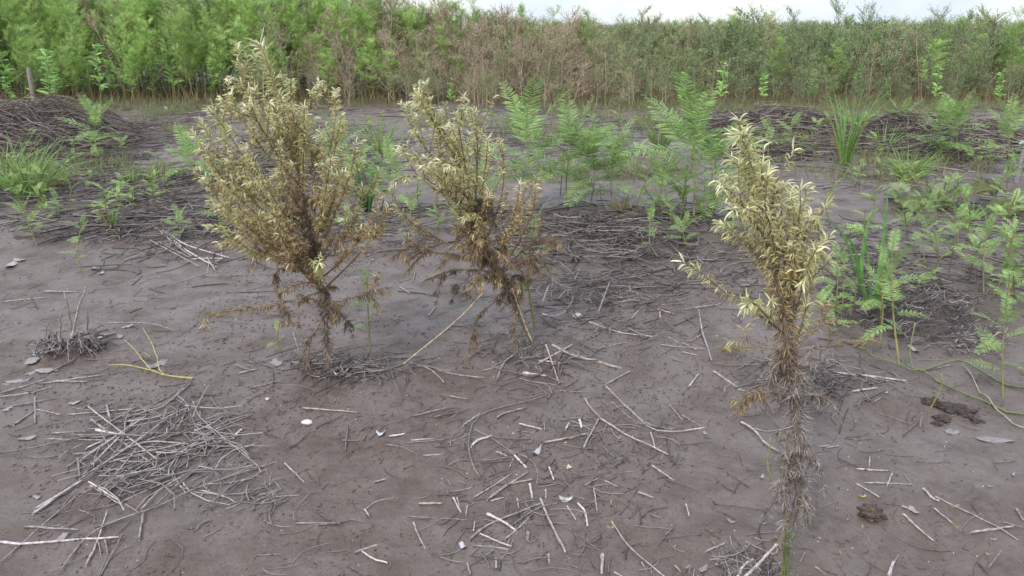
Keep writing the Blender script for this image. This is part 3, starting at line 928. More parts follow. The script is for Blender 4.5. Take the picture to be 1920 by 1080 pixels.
LEAF = [(0.019, 0.034), 0.0030, 2.0]
dying_weed('tall narrow dying weed with greyed shaggy trunk, nearest of the three', (1485, 1072), 1.95,
    [(1485, 1072), (1490, 960), (1497, 850), (1492, 760), (1480, 680), (1468, 600), (1455, 520), (1442, 450), (1425, 370), (1405, 300), (1388, 258)], 0.0100,
    [
        ([(1388, 250), (1402, 285), (1418, 340), (1432, 400)], -0.04, 0.08, dict(dens=300, nside=5, sl=(0.03, 0.06))),
        ([(1372, 300), (1390, 320), (1418, 380), (1440, 450)], 0.05, 0.10, LO),
        ([(1428, 300), (1430, 335), (1436, 390), (1446, 460)], -0.08, 0.12, LO),
        ([(1445, 330), (1448, 370), (1450, 430), (1456, 500)], 0.06, 0.14, LO),
        ([(1355, 325), (1378, 345), (1415, 400), (1444, 470)], 0.08, 0.12, LO),
        ([(1480, 360), (1480, 400), (1474, 470), (1462, 550)], 0.05, 0.15, LO),
        ([(1352, 345), (1380, 370), (1412, 420), (1445, 480)], -0.08, 0.14, LO),
        ([(1345, 420), (1370, 430), (1410, 470), (1452, 520)], 0.06, 0.12, LO),
        ([(1375, 395), (1400, 405), (1430, 440), (1450, 490)], -0.14, 0.10, LO),
        ([(1420, 385), (1440, 410), (1452, 470), (1458, 530)], -0.16, 0.2, LO),
        ([(1455, 345), (1465, 390), (1462, 450), (1460, 530)], 0.08, 0.15, LO),
        ([(1500, 350), (1500, 395), (1490, 460), (1466, 560)], -0.06, 0.15, LO),
        ([(1490, 395), (1494, 430), (1486, 500), (1466, 570)], 0.1, 0.22, LO),
        ([(1515, 525), (1535, 460), (1530, 410), (1510, 440), (1490, 520), (1470, 590)], -0.04, 0.14, dict(dens=260, nside=3, s0=0.3, sl=(0.03, 0.06))),
        ([(1505, 535), (1515, 490), (1500, 500), (1472, 590)], -0.14, 0.16, LO),
        ([(1278, 490), (1318, 515), (1365, 552), (1430, 595), (1474, 630)], -0.05, 0.12, dict(nside=2, dens=190, s0=0.2, sl=(0.02, 0.04))),
        ([(1398, 575), (1412, 568), (1435, 590), (1476, 640)], -0.14, 0.08, dict(nside=3, dens=260, sl=(0.03, 0.06))),
        ([(1420, 490), (1435, 500), (1452, 540)], 0.1, 0.3, LO),
        ([(1520, 565), (1510, 585), (1500, 620), (1480, 660)], -0.03, 0.2, dict(nside=3, sl=(0.02, 0.05))),
        ([(1568, 595), (1545, 605), (1520, 625), (1482, 660)], 0.0, 0.42, dict(nside=2, s0=0.35, sl=(0.02, 0.05))),
        ([(1370, 640), (1395, 640), (1430, 650), (1478, 670)], 0.0, 0.4, dict(nside=1, s0=0.7, sl=(0.02, 0.04))),
        ([(1540, 655), (1525, 650), (1505, 665), (1486, 690)], -0.05, 1.22, dict(nside=5, sl=(0.03, 0.06), shag=0.2)),
        ([(1378, 752), (1410, 742), (1450, 735), (1489, 745)], -0.02, 0.60, dict(nside=3, s0=0.15, sl=(0.03, 0.06), shag=0.3)),
        ([(1445, 715), (1450, 690), (1465, 680), (1484, 690)], -0.06, 0.95, dict(nside=5, sl=(0.04, 0.08), shag=0.7)),
        ([(1565, 760), (1545, 745), (1520, 740), (1492, 750)], 0.0, 0.9, dict(nside=4, sl=(0.03, 0.06), shag=0.4)),
        ([(1540, 895), (1530, 860), (1515, 830), (1497, 820)], -0.03, 1.12, dict(nside=4, sl=(0.03, 0.06), shag=0.5)),
        ([(1470, 960), (1472, 900), (1482, 850), (1496, 830)], -0.05, 1.0, dict(nside=3, sl=(0.03, 0.06), shag=0.6)),
    ], 43, np.array([0.15, 0.118, 0.092]), (0.25, 0, 0),
    [(0.0, 0.14, 110, 1.0, 0.8), (0.08, 0.30, 620, 1.12, 0.5), (0.26, 0.50, 700, 1.16, 0.4), (0.30, 0.55, 420, 0.95, 0.3), (0.46, 0.62, 360, 0.66, 0.4), (0.6, 1.0, 280, 0.12, 0)], (6, 0.5, 0.20), (22, 0.16, 0.54, 0.9, 1.25, 0.65, 0.7))


# ------------------------------------------------------------------ feathery seedlings
def frond_mesh(seed, L, pairs, up=-0.9):
    rng = np.random.default_rng(seed)
    f = MB()
    fronds(f, [[0, 0, 0]], [[0.0, 1, 0.55]], [[0, 0, up]], L, pairs, 0.235, 0.125, SEED_C, rng, 0.006, 3, 10, rc=np.array([[0.22, 0.30, 0.10]]))
    return f.mesh('frond', M_LEAF)


SEED_C = np.array([0.255, 0.365, 0.115])
FR = [frond_mesh(s, 1.0, p, u) for s, p, u in ((51, 24, -0.55), (52, 26, -0.9), (53, 24, -1.3), (54, 22, -0.2))]


def add_frond(root, p, az, pitch, L, k, c=1.0):
    o = bpy.data.objects.new('frond', FR[k]); COL.objects.link(o); o.parent = root
    o.location = tuple(p); o.scale = (L, L, L); o.rotation_euler = (pitch, 0, az)
    return o


def seedling(label, base, top, nf, flen, seed, group=None, stem_c=(0.21, 0.20, 0.075), low=0.3, yellow=False):
    rng = np.random.default_rng(seed)
    b = GP(*base)
    Y = b[1]
    tp = ON(top[0], top[1], Y) - b
    tp[1] = rng.normal() * 0.03
    L = flen * Y / F / cos(PITCH) * (1.45 if flen >= 60 and base[1] < 450 else (1.25 if base[1] < 450 else 1.0))
    t = thing('feathery_seedling', label, 'seedling', b, group)
    line = smooth_poly([[0, 0, -0.01], tp * 0.5 + rng.normal(size=3) * 0.012, tp], 8)
    s = MB(); h = np.linalg.norm(tp)
    tubes(s, line, np.linspace(max(0.0038, h * 0.011), 0.0022, 8)[None], stem_c, 6)
    s.build('stem', M_STEM, t)
    az0 = rng.random() * 6
    for i in range(nf):
        u = low + (1 - low) * (i + 0.6) / nf
        p = at_h(line, np.array([min(u, 0.999)]))[0]
        az = az0 + i * 2.4 + rng.normal() * 0.3
        lift = -0.35 + 1.05 * (u - low) / (1 - low) + rng.normal() * 0.12      # upper fronds stand up, lower ones spread
        add_frond(t, p, az, lift, L * (0.72 + 0.35 * np.sin(pi * min(1, (u - low) / (1 - low) * 0.8 + 0.15))) * rng.uniform(0.85, 1.1), int(rng.integers(4)) if u < 0.8 else int(rng.choice([0, 3])))
    return t


SEEDLINGS = [
    ((1000, 398), (985, 238), 15, 92, 'tallest feathery seedling right behind the middle dying weed, fronds fanning up'),
    ((1062, 388), (1075, 258), 16, 74, 'bushy feathery seedling beside the tallest one behind the middle dying weed'),
    ((1105, 392), (1112, 285), 14, 62, 'mid-height feathery seedling between two bushy ones right of the middle dying weed'),
    ((1148, 395), (1152, 290), 16, 62, 'bushy blue-green feathery seedling at the right end of its clump'),
    ((1300, 425), (1302, 232), 17, 98, 'largest feathery seedling, standing left of the tall narrow dying weed'),
    ((1338, 405), (1340, 278), 14, 80, 'feathery seedling crowding the largest one from the right'),
    ((1262, 425), (1240, 330), 9, 52, 'small feathery seedling at the left foot of the largest one'),
    ((1290, 470), (1285, 420), 8, 40, 'low feathery seedling in front of the largest one'),
    ((1688, 678), (1690, 478), 9, 74, 'lone feathery seedling with a long bare stem behind the green trailing vine'),
    ((1652, 640), (1655, 500), 6, 52, 'slim feathery seedling just left of the lone long-stemmed one'),
    ((1882, 745), (1887, 590), 9, 72, 'feathery seedling with yellowing leaf at the right frame edge, nearest of its kind'),
    ((1845, 556), (1850, 418), 8, 52, 'slim feathery seedling behind the flattened twig heap on the right'),
    ((1563, 582), (1563, 480), 9, 46, 'small feathery seedling left of the broad-bladed grass'),
    ((1580, 575), (1590, 470), 6, 42, 'thin feathery seedling close against the broad-bladed grass'),
    ((180, 300), (180, 215), 12, 46, 'feathery seedling beside the dead stem heap on the left'),
    ((152, 510), (150, 420), 7, 36, 'little feathery seedling alone on the bare mud at left'),
    ((70, 462), (42, 385), 9, 40, 'feathery seedling leaning left, near the left frame edge'),
    ((112, 420), (108, 375), 7, 26, 'tiny feathery seedling in the litter left of the bundled twigs'),
    ((340, 452), (335, 402), 7, 34, 'low feathery seedling in the litter by the bundled grey twigs'),
    ((366, 345), (352, 285), 9, 58, 'pale feathery seedling half hidden by the largest dying weed, on its left'),
    ((425, 430), (420, 385), 8, 40, 'feathery seedling glimpsed through the left side of the largest dying weed'),
    ((640, 330), (632, 262), 9, 56, 'feathery seedling glimpsed through the right side of the largest dying weed'),
    ((655, 445), (655, 405), 6, 34, 'low feathery seedling at the right side of the largest dying weed'),
    ((695, 668), (690, 515), 6, 44, 'feathery seedling with bare stem and one round leaf, between the left two dying weeds'),
    ((738, 392), (735, 300), 10, 50, 'feathery seedling behind the gap between the left two dying weeds'),
    ((1002, 615), (1003, 395), 9, 62, 'bright feathery seedling rising through the right side of the middle dying weed'),
    ((905, 425), (905, 338), 9, 52, 'feathery seedling glimpsed through the middle dying weed'),
    ((532, 668), (530, 600), 3, 26, 'thin sprout with few fronds in front of the largest dying weed'),
    ((1800, 300), (1795, 215), 14, 52, 'large bushy feathery seedling behind the right grass tufts'),
    ((1770, 300), (1762, 215), 12, 46, 'bushy feathery seedling left of the largest of the right-hand group'),
    ((1690, 270), (1690, 210), 9, 40, 'feathery seedling in front of the long low dead stem heap'),
    ((1890, 330), (1888, 215), 11, 48, 'tall feathery seedling right by the short metal standpipe'),
    ((1440, 300), (1440, 235), 7, 28, 'spindly seedling in front of the dark dead stem heap'),
    ((1480, 290), (1482, 225), 7, 28, 'spindly seedling at the right end of the dark dead stem heap'),
    ((1760, 430), (1745, 375), 8, 36, 'feathery seedling in front of the squashed broad-leaved plant'),
    ((1795, 470), (1795, 400), 8, 44, 'pale feathery seedling between the squashed plant and the flattened twig heap'),
    ((1735, 500), (1740, 420), 7, 42, 'yellow-stemmed feathery seedling behind the flattened twig heap'),
    ((1220, 480), (1218, 400), 5, 34, 'thin feathery seedling right of the litter ridge'),
    ((1235, 420), (1232, 370), 6, 30, 'small pale feathery seedling right of the blue-green clump'),
    ((1480, 800), (1446, 800), 3, 14, 'tiny curled sprout beside the trunk of the tall narrow dying weed'),
    ((1745, 760), (1748, 690), 0, 10, 'bare thin green shoot beside the trailing vine'),
]
for i, (b, tp, nf, fl, lab) in enumerate(SEEDLINGS):
    if lab.startswith('tiny curled'): b, tp = (1452, 895), (1442, 815)
    if nf == 0: nf = 2
    seedling(lab, b, tp, int(nf * (0.85 if fl >= 60 else 1.2) + 0.5), fl, 100 + i)

# one round cotyledon-like leaf on the seedling between the left two weeds, yellow leaf at the right
rs = np.random.default_rng(61)
mini = []
for s in range(4):
    m = MB(); rng = np.random.default_rng(70 + s)
    line = smooth_poly([[0, 0, -0.005], [rng.normal() * 0.02, rng.normal() * 0.02, 0.12], [rng.normal() * 0.03, rng.normal() * 0.03, 0.25]], 6)
    tubes(m, line, np.linspace(0.0042, 0.002, 6)[None], (0.24, 0.21, 0.08), 4)
    n = 8; u = rng.uniform(0.4, 1, n)
    fronds(m, at_h(line, u), rdir(n, rng.uniform(0.3, 1.6, n), rng), [[0, 0, -0.8]], rng.uniform(0.07, 0.14, n), 13, 0.22, 0.3, SEED_C * rng.uniform(0.8, 1.15, (n, 1)), rng, 0.003, 2, 6)
    mini.append(m.mesh('small_seedling', M_LEAF))
ZONES = [
    (1180, 1430, 300, 470, 16, 'small feathery seedling among the litter left of the tall narrow dying weed', 'small seedlings left of the narrow weed'),
    (1540, 1930, 330, 470, 34, 'small feathery seedling on the damp mud around the squashed plant', 'small seedlings round the squashed plant'),
    (1560, 1930, 470, 600, 14, 'small feathery seedling round the flattened twig heap on the right', 'small seedlings round the twig heap'),
    (1380, 1930, 215, 320, 34, 'small green seedling in front of the dead stem heaps on the right', 'small seedlings by the dead stem heaps'),
    (0, 330, 260, 440, 30, 'small feathery seedling in the dark litter on the left', 'small seedlings in the left litter'),
    (560, 780, 210, 380, 22, 'small green seedling on the mud behind the left two dying weeds', 'small seedlings behind the left weeds'),
    (950, 1250, 220, 400, 16, 'small green seedling on the mud round the blue-green clump', 'small seedlings round the clump'),
    (1540, 1680, 590, 660, 5, 'small seedling on the mud in front of the broad-bladed grass', 'small seedlings by the broad grass'),
    (700, 900, 390, 470, 12, 'small yellow-green seedling in the litter behind the middle dying weed', 'small seedlings behind the middle weed'),
]
for x0, x1, y0, y1, cnt, lab, grp in ZONES:
    for k in range(cnt):
        g = GP(rs.uniform(x0, x1), rs.uniform(y0, y1))
        o = bpy.data.objects.new('small_seedling', mini[int(rs.integers(4))]); COL.objects.link(o)
        o.location = tuple(g); o.rotation_euler = (rs.normal() * 0.1, rs.normal() * 0.1, rs.uniform(0, 6.28))
        s = rs.uniform(0.6, 1.35); o.scale = (s, s, s * rs.uniform(0.8, 1.3))
        tag(o, lab, 'seedling', grp)


# ------------------------------------------------------------------ grasses
def tuft(label, base, hpx, nb, width, seed, spread=0.5, col=(0.18, 0.30, 0.09), group=None, brown=0.15):
    rng = np.random.default_rng(seed)
    b = GP(*base)
    h = hpx * b[1] / F * 1.1
    m = MB()
    a = rng.random(nb) * 2 * pi; r = rng.random(nb) ** 0.5 * spread * h * 0.22
    P = np.stack([np.cos(a) * r, np.sin(a) * r, 0 * a - 0.01], -1)
    D = nrm(np.stack([np.cos(a) * spread * rng.uniform(0.1, 1, nb), np.sin(a) * spread * rng.uniform(0.1, 1, nb), np.ones(nb)], -1))
    C = np.array(col) * rng.uniform(0.75, 1.3, (nb, 1))
    br = (rng.random(nb) < brown)[:, None]
    C = np.where(br, np.array([0.22, 0.17, 0.09]), C)
    B = np.stack([np.cos(a), np.sin(a), -np.ones(nb) * 0.8], -1) * rng.uniform(0.1, 1.3, (nb, 1)) * spread * 1.6
    strips(m, P, D, B, h * rng.uniform(0.5, 1.12, nb), width * rng.uniform(0.7, 1.25, nb), C * np.array([1.08, 0.98, 0.9]), n=7, fold=0.35, prof=BLADEP, C2=C, rng=rng)
    o = m.build('grass_tuft', M_LEAF)
    o.location = tuple(b)
    return tag(o, label, 'grass tuft', group)


tuft('large loose grass tuft in front of the dead stem heap on the left', (55, 370), 125, 130, 0.012, 81, 0.75)
tuft('grass tuft at the left frame edge beside the larger loose one', (5, 350), 110, 70, 0.012, 82, 0.8)
tuft('yellowing thin grass tuft between the loose tuft and the litter', (105, 350), 70, 50, 0.009, 83, 0.8, brown=0.5)
tuft('tall upright bright grass tuft in front of the dark dead stem heaps', (1582, 312), 130, 42, 0.018, 84, 0.27, col=(0.165, 0.285, 0.08), brown=0.12)
tuft('tall thin grass tuft behind the bright upright one', (1605, 260), 105, 40, 0.012, 85, 0.5)
tuft('low rounded grass tuft right of the tall upright bright one', (1702, 335), 78, 90, 0.013, 86, 0.7)
tuft('grass tuft with browning base left of the largest feathery seedling', (1238, 278), 85, 80, 0.011, 87, 0.55, brown=0.25)
tuft('upright dark green grass clump behind the left two dying weeds', (688, 395), 110, 20, 0.026, 88, 0.35, col=(0.07, 0.17, 0.05), brown=0.0)
tuft('slender grass clump behind and right of the dark green one', (712, 285), 85, 46, 0.011, 89, 0.55)
tuft('short spiky grass sprout in the litter left of the largest dying weed', (250, 345), 45, 24, 0.010, 90, 0.5)
tuft('short dull grass sprout above the bundled grey twigs', (212, 440), 55, 18, 0.010, 91, 0.35, brown=0.35)
tuft('thin grass sprout behind the bushy seedlings in the middle', (1110, 265), 45, 24, 0.010, 92, 0.6)
tuft('coarse grass tuft before the long low dead stem heap', (1655, 285), 60, 36, 0.012, 93, 0.6)
tuft('small coarse grass tuft by the squashed broad-leaved plant', (1820, 420), 48, 26, 0.010, 94, 0.6)
tuft('yellow dying grass tuft at the foot of the bushy blue-green seedling', (1165, 405), 50, 40, 0.008, 95, 0.6, brown=0.75)
tuft('dry yellow grass tuft at the foot of the largest feathery seedling', (1318, 410), 50, 36, 0.008, 96, 0.6, brown=0.75)

# the broad-bladed grass, each blade a part
b = GP(1632, 582)
bg = thing('broad_bladed_grass', 'broad-bladed green grass with one blade folded over, right of the narrow dying weed', 'grass', b)
for pts, w in (([(1632, 582), (1615, 520), (1625, 430), (1645, 388), (1660, 420)], 0.020), ([(1638, 582), (1650, 500), (1662, 400), (1664, 345)], 0.022),
               ([(1628, 582), (1605, 500), (1580, 440), (1545, 400)], 0.018), ([(1630, 582), (1612, 510), (1600, 460), (1562, 425)], 0.016),
               ([(1640, 582), (1660, 490), (1690, 430), (1712, 410)], 0.016), ([(1634, 582), (1632, 520), (1622, 450), (1612, 430)], 0.014),
               ([(1642, 582), (1668, 510), (1700, 470), (1735, 440)], 0.013)):
    m = MB()
    line = smooth_poly([ON(x, y, b[1] + (i * 0.03 * (1 if w > 0.017 else -1))) - b for i, (x, y) in enumerate(pts)], 14)
    T = nrm(np.gradient(line, axis=0)); S = nrm(np.cross(T, np.array([0.25, 1, 0.1]))); N = np.cross(S, T)
    ww = w * np.array([BLADEP(t) for t in np.linspace(0, 1, 14)])[:, None] * 0.5
    V = np.stack([line - S * ww + N * ww * 0.4, line, line + S * ww + N * ww * 0.4], 1).reshape(-1, 3)
    q = [[i * 3 + j, i * 3 + j + 1, i * 3 + j + 4, i * 3 + j + 3] for i in range(13) for j in range(2)]
    m.add(V, q, np.linspace(1.15, 0.95, 42)[:, None] * np.array([0.105, 0.215, 0.055]))
    m.build('blade', M_LEAF, bg)

# ------------------------------------------------------------------ straw stalks lying on the mud
# traced from enlarged views: origin of the view in the photograph, then stalks (t = stout, d = dark, x = very stout)
STALKS = {
(0, 720): """t180,725 440,540;t190,700 450,550 640,420;340,670 450,550;t450,550 720,370 950,200;0,1020 160,860 340,690 490,560;330,1060 470,880 600,790 870,690;560,1075 690,850
t0,900 120,905 350,880 670,860;610,880 740,740;t780,870 805,720;480,1020 545,880 600,700;550,880 570,970;590,870 605,960;t500,560 660,640;510,570 670,650 690,640;530,800 870,690 1090,590 1460,460
870,690 1040,530 1190,410;680,640 900,550 1080,480 1180,460;t790,690 900,600 1040,530;700,660 780,710;440,690 520,720 525,760;t140,805 440,810;210,850 280,825;290,790 340,770
1090,130 1130,200 1280,310 1460,460 1465,490;1000,215 1060,225 1140,200;x1130,590 1260,630 1330,670;1330,665 1500,660 1620,620 1690,580;1180,450 1290,440 1450,455 1580,410;1600,430 1710,530
x1310,290 1360,250;t1700,140 1920,145 2010,150;t1410,50 1600,5;x75,220 190,150;t195,70 195,210;0,130 130,110 300,80;0,70 190,40 300,5;0,50 260,-40;290,240 520,205 610,205;200,135 340,165
380,160 560,155 750,145;t620,210 600,120;0,405 200,370 560,300 750,310;260,315 600,320 750,315;290,275 490,275;t540,270 670,290;690,190 800,150 1000,60 1090,0;t850,170 960,110 1085,20
920,140 1075,5;690,200 830,170 930,150;700,215 850,205 910,195;330,450 370,400 470,340;t650,400 840,330 1060,335;770,390 900,375 1060,335;830,500 1000,400;t440,430 450,540;430,440 520,480
960,460 1000,540 1040,600;620,600 730,520;650,630 740,520;940,250 930,290 830,330;1220,500 1290,575;t1660,780 1830,775;t1790,795 1920,775;d1800,720 1920,800""",
(640, 720): """120,310 180,215;20,370 35,220;0,300 100,300;280,220 400,170 610,65;400,170 590,130;610,65 710,80;520,185 630,170;t270,295 360,293;250,335 340,350 440,400;460,395 580,398
360,335 580,320;390,320 520,318;580,330 715,300;t790,545 740,470 715,370 730,260 790,180 900,145 1050,105 1200,50;x730,360 770,330 850,310;t685,245 785,165;t870,205 910,180 1040,150
750,265 860,320 930,375 1040,420 1090,460 1105,520 1100,550;d850,315 1070,300;t1140,330 1280,300 1390,265;870,390 930,420;t970,405 1040,485;t1000,225 1130,255;1010,265 1190,285;1140,220 1145,270
1280,180 1390,185;x1340,200 1350,240;t1260,260 1280,230;t1360,360 1400,280 1450,190;t1370,70 1400,120 1470,200;t1470,200 1600,275 1710,320 1840,385;t1490,0 1610,130 1730,240 1800,260 1920,260
1520,110 1650,210 1790,240;1610,120 1720,200 1880,235;t1550,320 1600,230;t1740,260 1765,340;1770,360 1830,300;d1830,290 1850,390 1900,460;1500,230 1620,220 1700,235;1850,90 1920,180
d1450,260 1500,340;d1140,500 1200,420;1200,440 1300,540;t1170,480 1195,540;1440,530 1370,575;1480,540 1560,560;d1110,560 1200,550 1270,565;t620,610 700,590 760,560;d540,640 680,620
t740,635 960,515;t820,645 940,570 1050,510;930,575 1080,540;t840,645 915,630;940,480 970,430;t630,650 675,720;650,640 665,690;t700,740 710,670;t435,670 570,685;370,745 540,755 710,760
0,780 60,760 140,770;130,700 200,655 300,640;t130,700 155,745;x405,770 430,830 470,910;t70,945 210,905;t110,930 180,980 260,1010;t720,880 820,800 1010,720 1150,660;t820,740 910,780 980,825
t780,840 880,890 960,920;t740,915 860,910 980,930 1080,955;920,880 1000,810 1060,750;960,800 1100,710 1220,680;t1120,650 1180,790 1240,900 1260,950;t750,770 745,830;x1050,845 1045,890
x1070,890 1095,870;x1060,560 1075,640;t1150,590 1150,640;t1330,650 1370,710 1385,790;d1280,800 1350,880 1400,960;t1520,765 1600,870 1700,960 1860,1080;1690,970 1730,1030;x1470,950 1465,1050
1535,1030 1630,1080;1820,840 1880,775;t1750,450 1870,545;t1670,600 1760,625;1420,570 1440,710;1690,540 1740,570;x710,1010 725,1075;t870,990 870,1040;t1165,955 1170,1005;1740,720 1800,720
1880,980 1920,1010;1270,690 1320,745;x180,555 255,520;990,640 1000,700;1030,770 1120,700""",
(1280, 720): """t0,250 130,215;0,150 100,210;310,0 370,25;0,30 50,-40;t330,200 400,240 470,320 540,370;t400,230 480,245 580,235;d180,645 460,690;20,660 40,720;d130,790 210,865;t130,925 240,890
170,880 200,930;x340,1070 440,980 570,850;x305,1075 345,1000 400,970;750,1000 810,1040;d790,1010 900,1060;660,985 690,930;x1160,1070 1185,1000;1185,1000 1215,950;t1240,730 1330,800 1415,860
d1130,670 1250,685;1230,690 1330,725;t1020,550 1290,555;t1150,570 1180,500;980,555 1105,640;t1415,700 1525,780;t1355,580 1400,640 1440,665;1420,635 1540,690 1770,795 1890,870;t1620,825 1860,795
1800,770 1920,800;t1880,690 1920,750;820,305 950,355;810,345 880,335;770,330 830,340;t980,465 1155,480;1050,460 1055,395;t950,65 1090,55;960,125 1030,105;1070,120 1115,100;1240,280 1330,200
d1160,5 1300,100 1335,150;d1360,900 1520,910;d1660,980 1720,1050;1720,1020 1790,950;d1750,430 1870,435""",
(1280, 360): """t0,655 220,625;t90,660 110,770;x110,770 165,935;45,830 130,770;d10,690 80,750;0,840 80,885;0,895 90,910;t35,1070 90,1005;t175,990 330,1080;t310,970 400,930;400,1040 550,1025
770,990 860,940;d760,800 1000,840;770,845 910,845;d880,725 1020,745;t790,1000 1050,1030 1260,1060;750,1060 930,1025;d1055,950 1200,1030;t1510,810 1690,800;1680,825 1825,930;1570,820 1650,850;1400,975 1530,950""",
(640, 360): """1200,740 1440,710;t1395,730 1560,795 1760,830;1160,750 1240,720 1290,640 1310,560;t1445,715 1480,610 1510,530;x1130,650 1165,550;1180,580 1190,480;1140,670 1300,650;1220,600 1270,550 1300,560
1275,540 1280,620;1310,500 1345,430;1450,470 1540,440;1230,420 1310,500;t1630,700 1685,640;1760,620 1920,620;t1795,700 1790,660;x1185,900 1300,935 1420,950 1575,985;t1110,980 1230,920 1300,885
1600,850 1440,890 1400,935;t1620,1005 1480,1075;d1670,890 1740,870;t870,1075 930,970 1070,905;790,1010 930,985;x1020,1030 1160,1030;t1110,960 1305,975;t1150,900 1225,1070;1090,990 1130,1020
160,995 290,1005;t190,1030 450,960;390,990 500,1020 580,1080;t500,1000 650,1035 805,1045;t490,705 530,640;d320,560 450,565 550,580;t40,1070 165,910;330,530 385,570;400,500 415,440
1840,810 1920,840;1870,935 1920,945;1780,660 1870,680;t1290,170 1480,205 1650,235 1830,235""",
(0, 360): """t245,540 430,550;10,590 275,580;d170,580 210,640;600,740 830,745 985,790;d730,680 800,650;d840,540 920,570;d740,520 800,470;t490,905 585,870;t220,1075 590,1015;t300,1060 490,1070
260,1010 440,920;t1325,990 1420,1045;t1340,1045 1450,1025;1410,970 1460,1010;1650,800 1680,905;1550,860 1610,815;1110,465 1430,450;t830,280 980,350 1120,415;t880,230 1000,320 1080,370
t920,240 1040,330 1220,420;t950,260 1060,320 1290,380;900,300 1100,390;x1010,290 1055,215;t1165,370 1210,445;1175,380 1165,445;t1080,370 1290,370;1140,325 1260,330;1245,330 1250,370
750,315 775,285;770,385 850,350;690,375 770,360;520,290 690,240""",
}
MARKS = [('tangled straw heap', 215, 860, 170, 110), ('grey root clump', 130, 615, 60, 60), ('grey twig bundle', 370, 465, 60, 40), ('largest dying weed', 615, 700, 110, 60),
         ('middle dying weed', 1003, 655, 90, 60), ('narrow dying weed', 1485, 900, 70, 190), ('yellow forked twig', 290, 690, 60, 50), ('white pebble', 575, 780, 30, 20),
         ('round dirt clod', 1640, 955, 50, 40), ('green trailing vine', 1780, 720, 120, 50), ('scattered twig nest', 1100, 545, 90, 60), ('crossed straw fan', 1180, 760, 110, 50),
         ('long hook-shaped straw', 890, 840, 50, 70), ('bottom straw litter', 980, 980, 130, 70), ('white plastic scrap', 640, 710, 30, 20), ('disturbed dark soil', 1790, 765, 60, 30)]
rk = np.random.default_rng(91)
PALE, MIDC, DARK = np.array([0.285, 0.250, 0.238]), np.array([0.228, 0.197, 0.184]), np.array([0.085, 0.070, 0.064])


def straw_label(px, L, code, w2):
    c = px.mean(0)
    best = min(MARKS, key=lambda m: ((c[0] - m[1]) / m[3]) ** 2 + ((c[1] - m[2]) / m[4]) ** 2)
    dx, dy = (c[0] - best[1]) / best[3], (c[1] - best[2]) / best[4]
    r = math.hypot(dx, dy)
    if r < 0.9: rel = 'within the ' if 'heap' in best[0] or 'nest' in best[0] or 'fan' in best[0] or 'bundle' in best[0] or 'litter' in best[0] else 'close by the '
    elif abs(dx) > abs(dy): rel = ('right of the ' if dx > 0 else 'left of the ')
    else: rel = ('in front of the ' if dy > 0 else 'behind the ')
    e = px[-1] - px[0]
    sl = abs(e[1]) / max(abs(e[0]), 1)
    ori = 'lying level' if sl < 0.12 else ('pointing at the viewer' if sl > 1.6 else ('slanting up rightward' if e[0] * e[1] < 0 else 'slanting down rightward'))
    size = 'very long' if L > 0.55 else ('long' if L > 0.3 else ('short' if L > 0.12 else 'stubby'))
    tone = {'t': 'pale stout', 'x': 'pale thick', 'd': 'dark', '': 'thin grey'}[code]
    bent = ' bent' if len(px) > 2 else ''
    return f'{size} {tone}{bent} straw {ori} {rel}{best[0]}', best[0]


straw_n, heap_level = 0, 0.0
labels = {}


def straw(px, code, z0=0.0, tilt=0.0):
    """one stalk from its outline points"""
    global straw_n
    pts = np.array([G(x, y) for x, y in px])
    d = np.linalg.norm(pts.mean(0))
    rad = {'': 0.0021, 't': 0.0030, 'x': 0.0043, 'd': 0.0021}[code] * (1 + 0.16 * max(0, d - 2.3)) * rk.uniform(0.68, 1.32)
    line = smooth_poly(pts, 12 if len(px) > 2 else 8)
    k = len(line)
    line[:, 2] = hgt(line[:, 0], line[:, 1])
    # a stiff stalk bridges the small hollows of the mud
    fit = np.polyval(np.polyfit(np.linspace(0, 1, k), line[:, 2], 1 if len(px) < 4 else 2), np.linspace(0, 1, k))
    line[:, 2] = fit + 0.55 * max(0, (line[:, 2] - fit).max()) + rad * 0.5 + z0 + tilt * np.linspace(0, 1, k)
    line[1:-1] += rk.normal(size=(k - 2, 3)) * 0.0005
    r = np.full(k, rad) * np.linspace(1.1, 0.82, k)
    r[rk.integers(1, k - 1)] *= 1.3                                   # a node of the stalk
    c = (DARK if code == 'd' else (PALE if code in 'tx' and code else MIDC)) * rk.uniform(0.6, 1.3)
    c = c * np.array([1.0, rk.uniform(0.94, 1.0), rk.uniform(0.88, 1.02)])
    m = MB(); o0 = line[0].copy()
    tubes(m, line - o0, r[None], c, 6, True)
    o = m.build('straw_stalk', M_STRAW)
    o.location = tuple(o0)
    lab, zone = straw_label(np.array(px, float), np.linalg.norm(pts[-1] - pts[0]), code, 0)
    tag(o, lab, 'straw', 'loose straw near the ' + zone)
    labels.setdefault(lab, []).append(o)
    straw_n += 1
    return o


for (ox, oy), txt in STALKS.items():
    for item in txt.replace('\n', ';').split(';'):
        code = item[0] if item[0] in 'tdx' else ''
        px = [(ox + float(a) / 3, oy + float(b_) / 3) for a, b_ in (w.split(',') for w in item[len(code):].split())]
        c = np.mean(px, 0)
        heap = ((c[0] - 240) / 130) ** 2 + ((c[1] - 860) / 90) ** 2 < 1
        nest = ((c[0] - 1110) / 90) ** 2 + ((c[1] - 550) / 45) ** 2 < 1
        fan = ((c[0] - 1180) / 90) ** 2 + ((c[1] - 765) / 40) ** 2 < 1 or ((c[0] - 370) / 70) ** 2 + ((c[1] - 465) / 40) ** 2 < 1
        z0 = rk.uniform(0, 0.016) if heap else (rk.uniform(0, 0.045) if nest else (rk.uniform(0, 0.014) if fan else rk.uniform(0, 0.003)))
        straw(px, code, z0, rk.normal() * (0.005 if heap else (0.012 if nest else 0.003)))
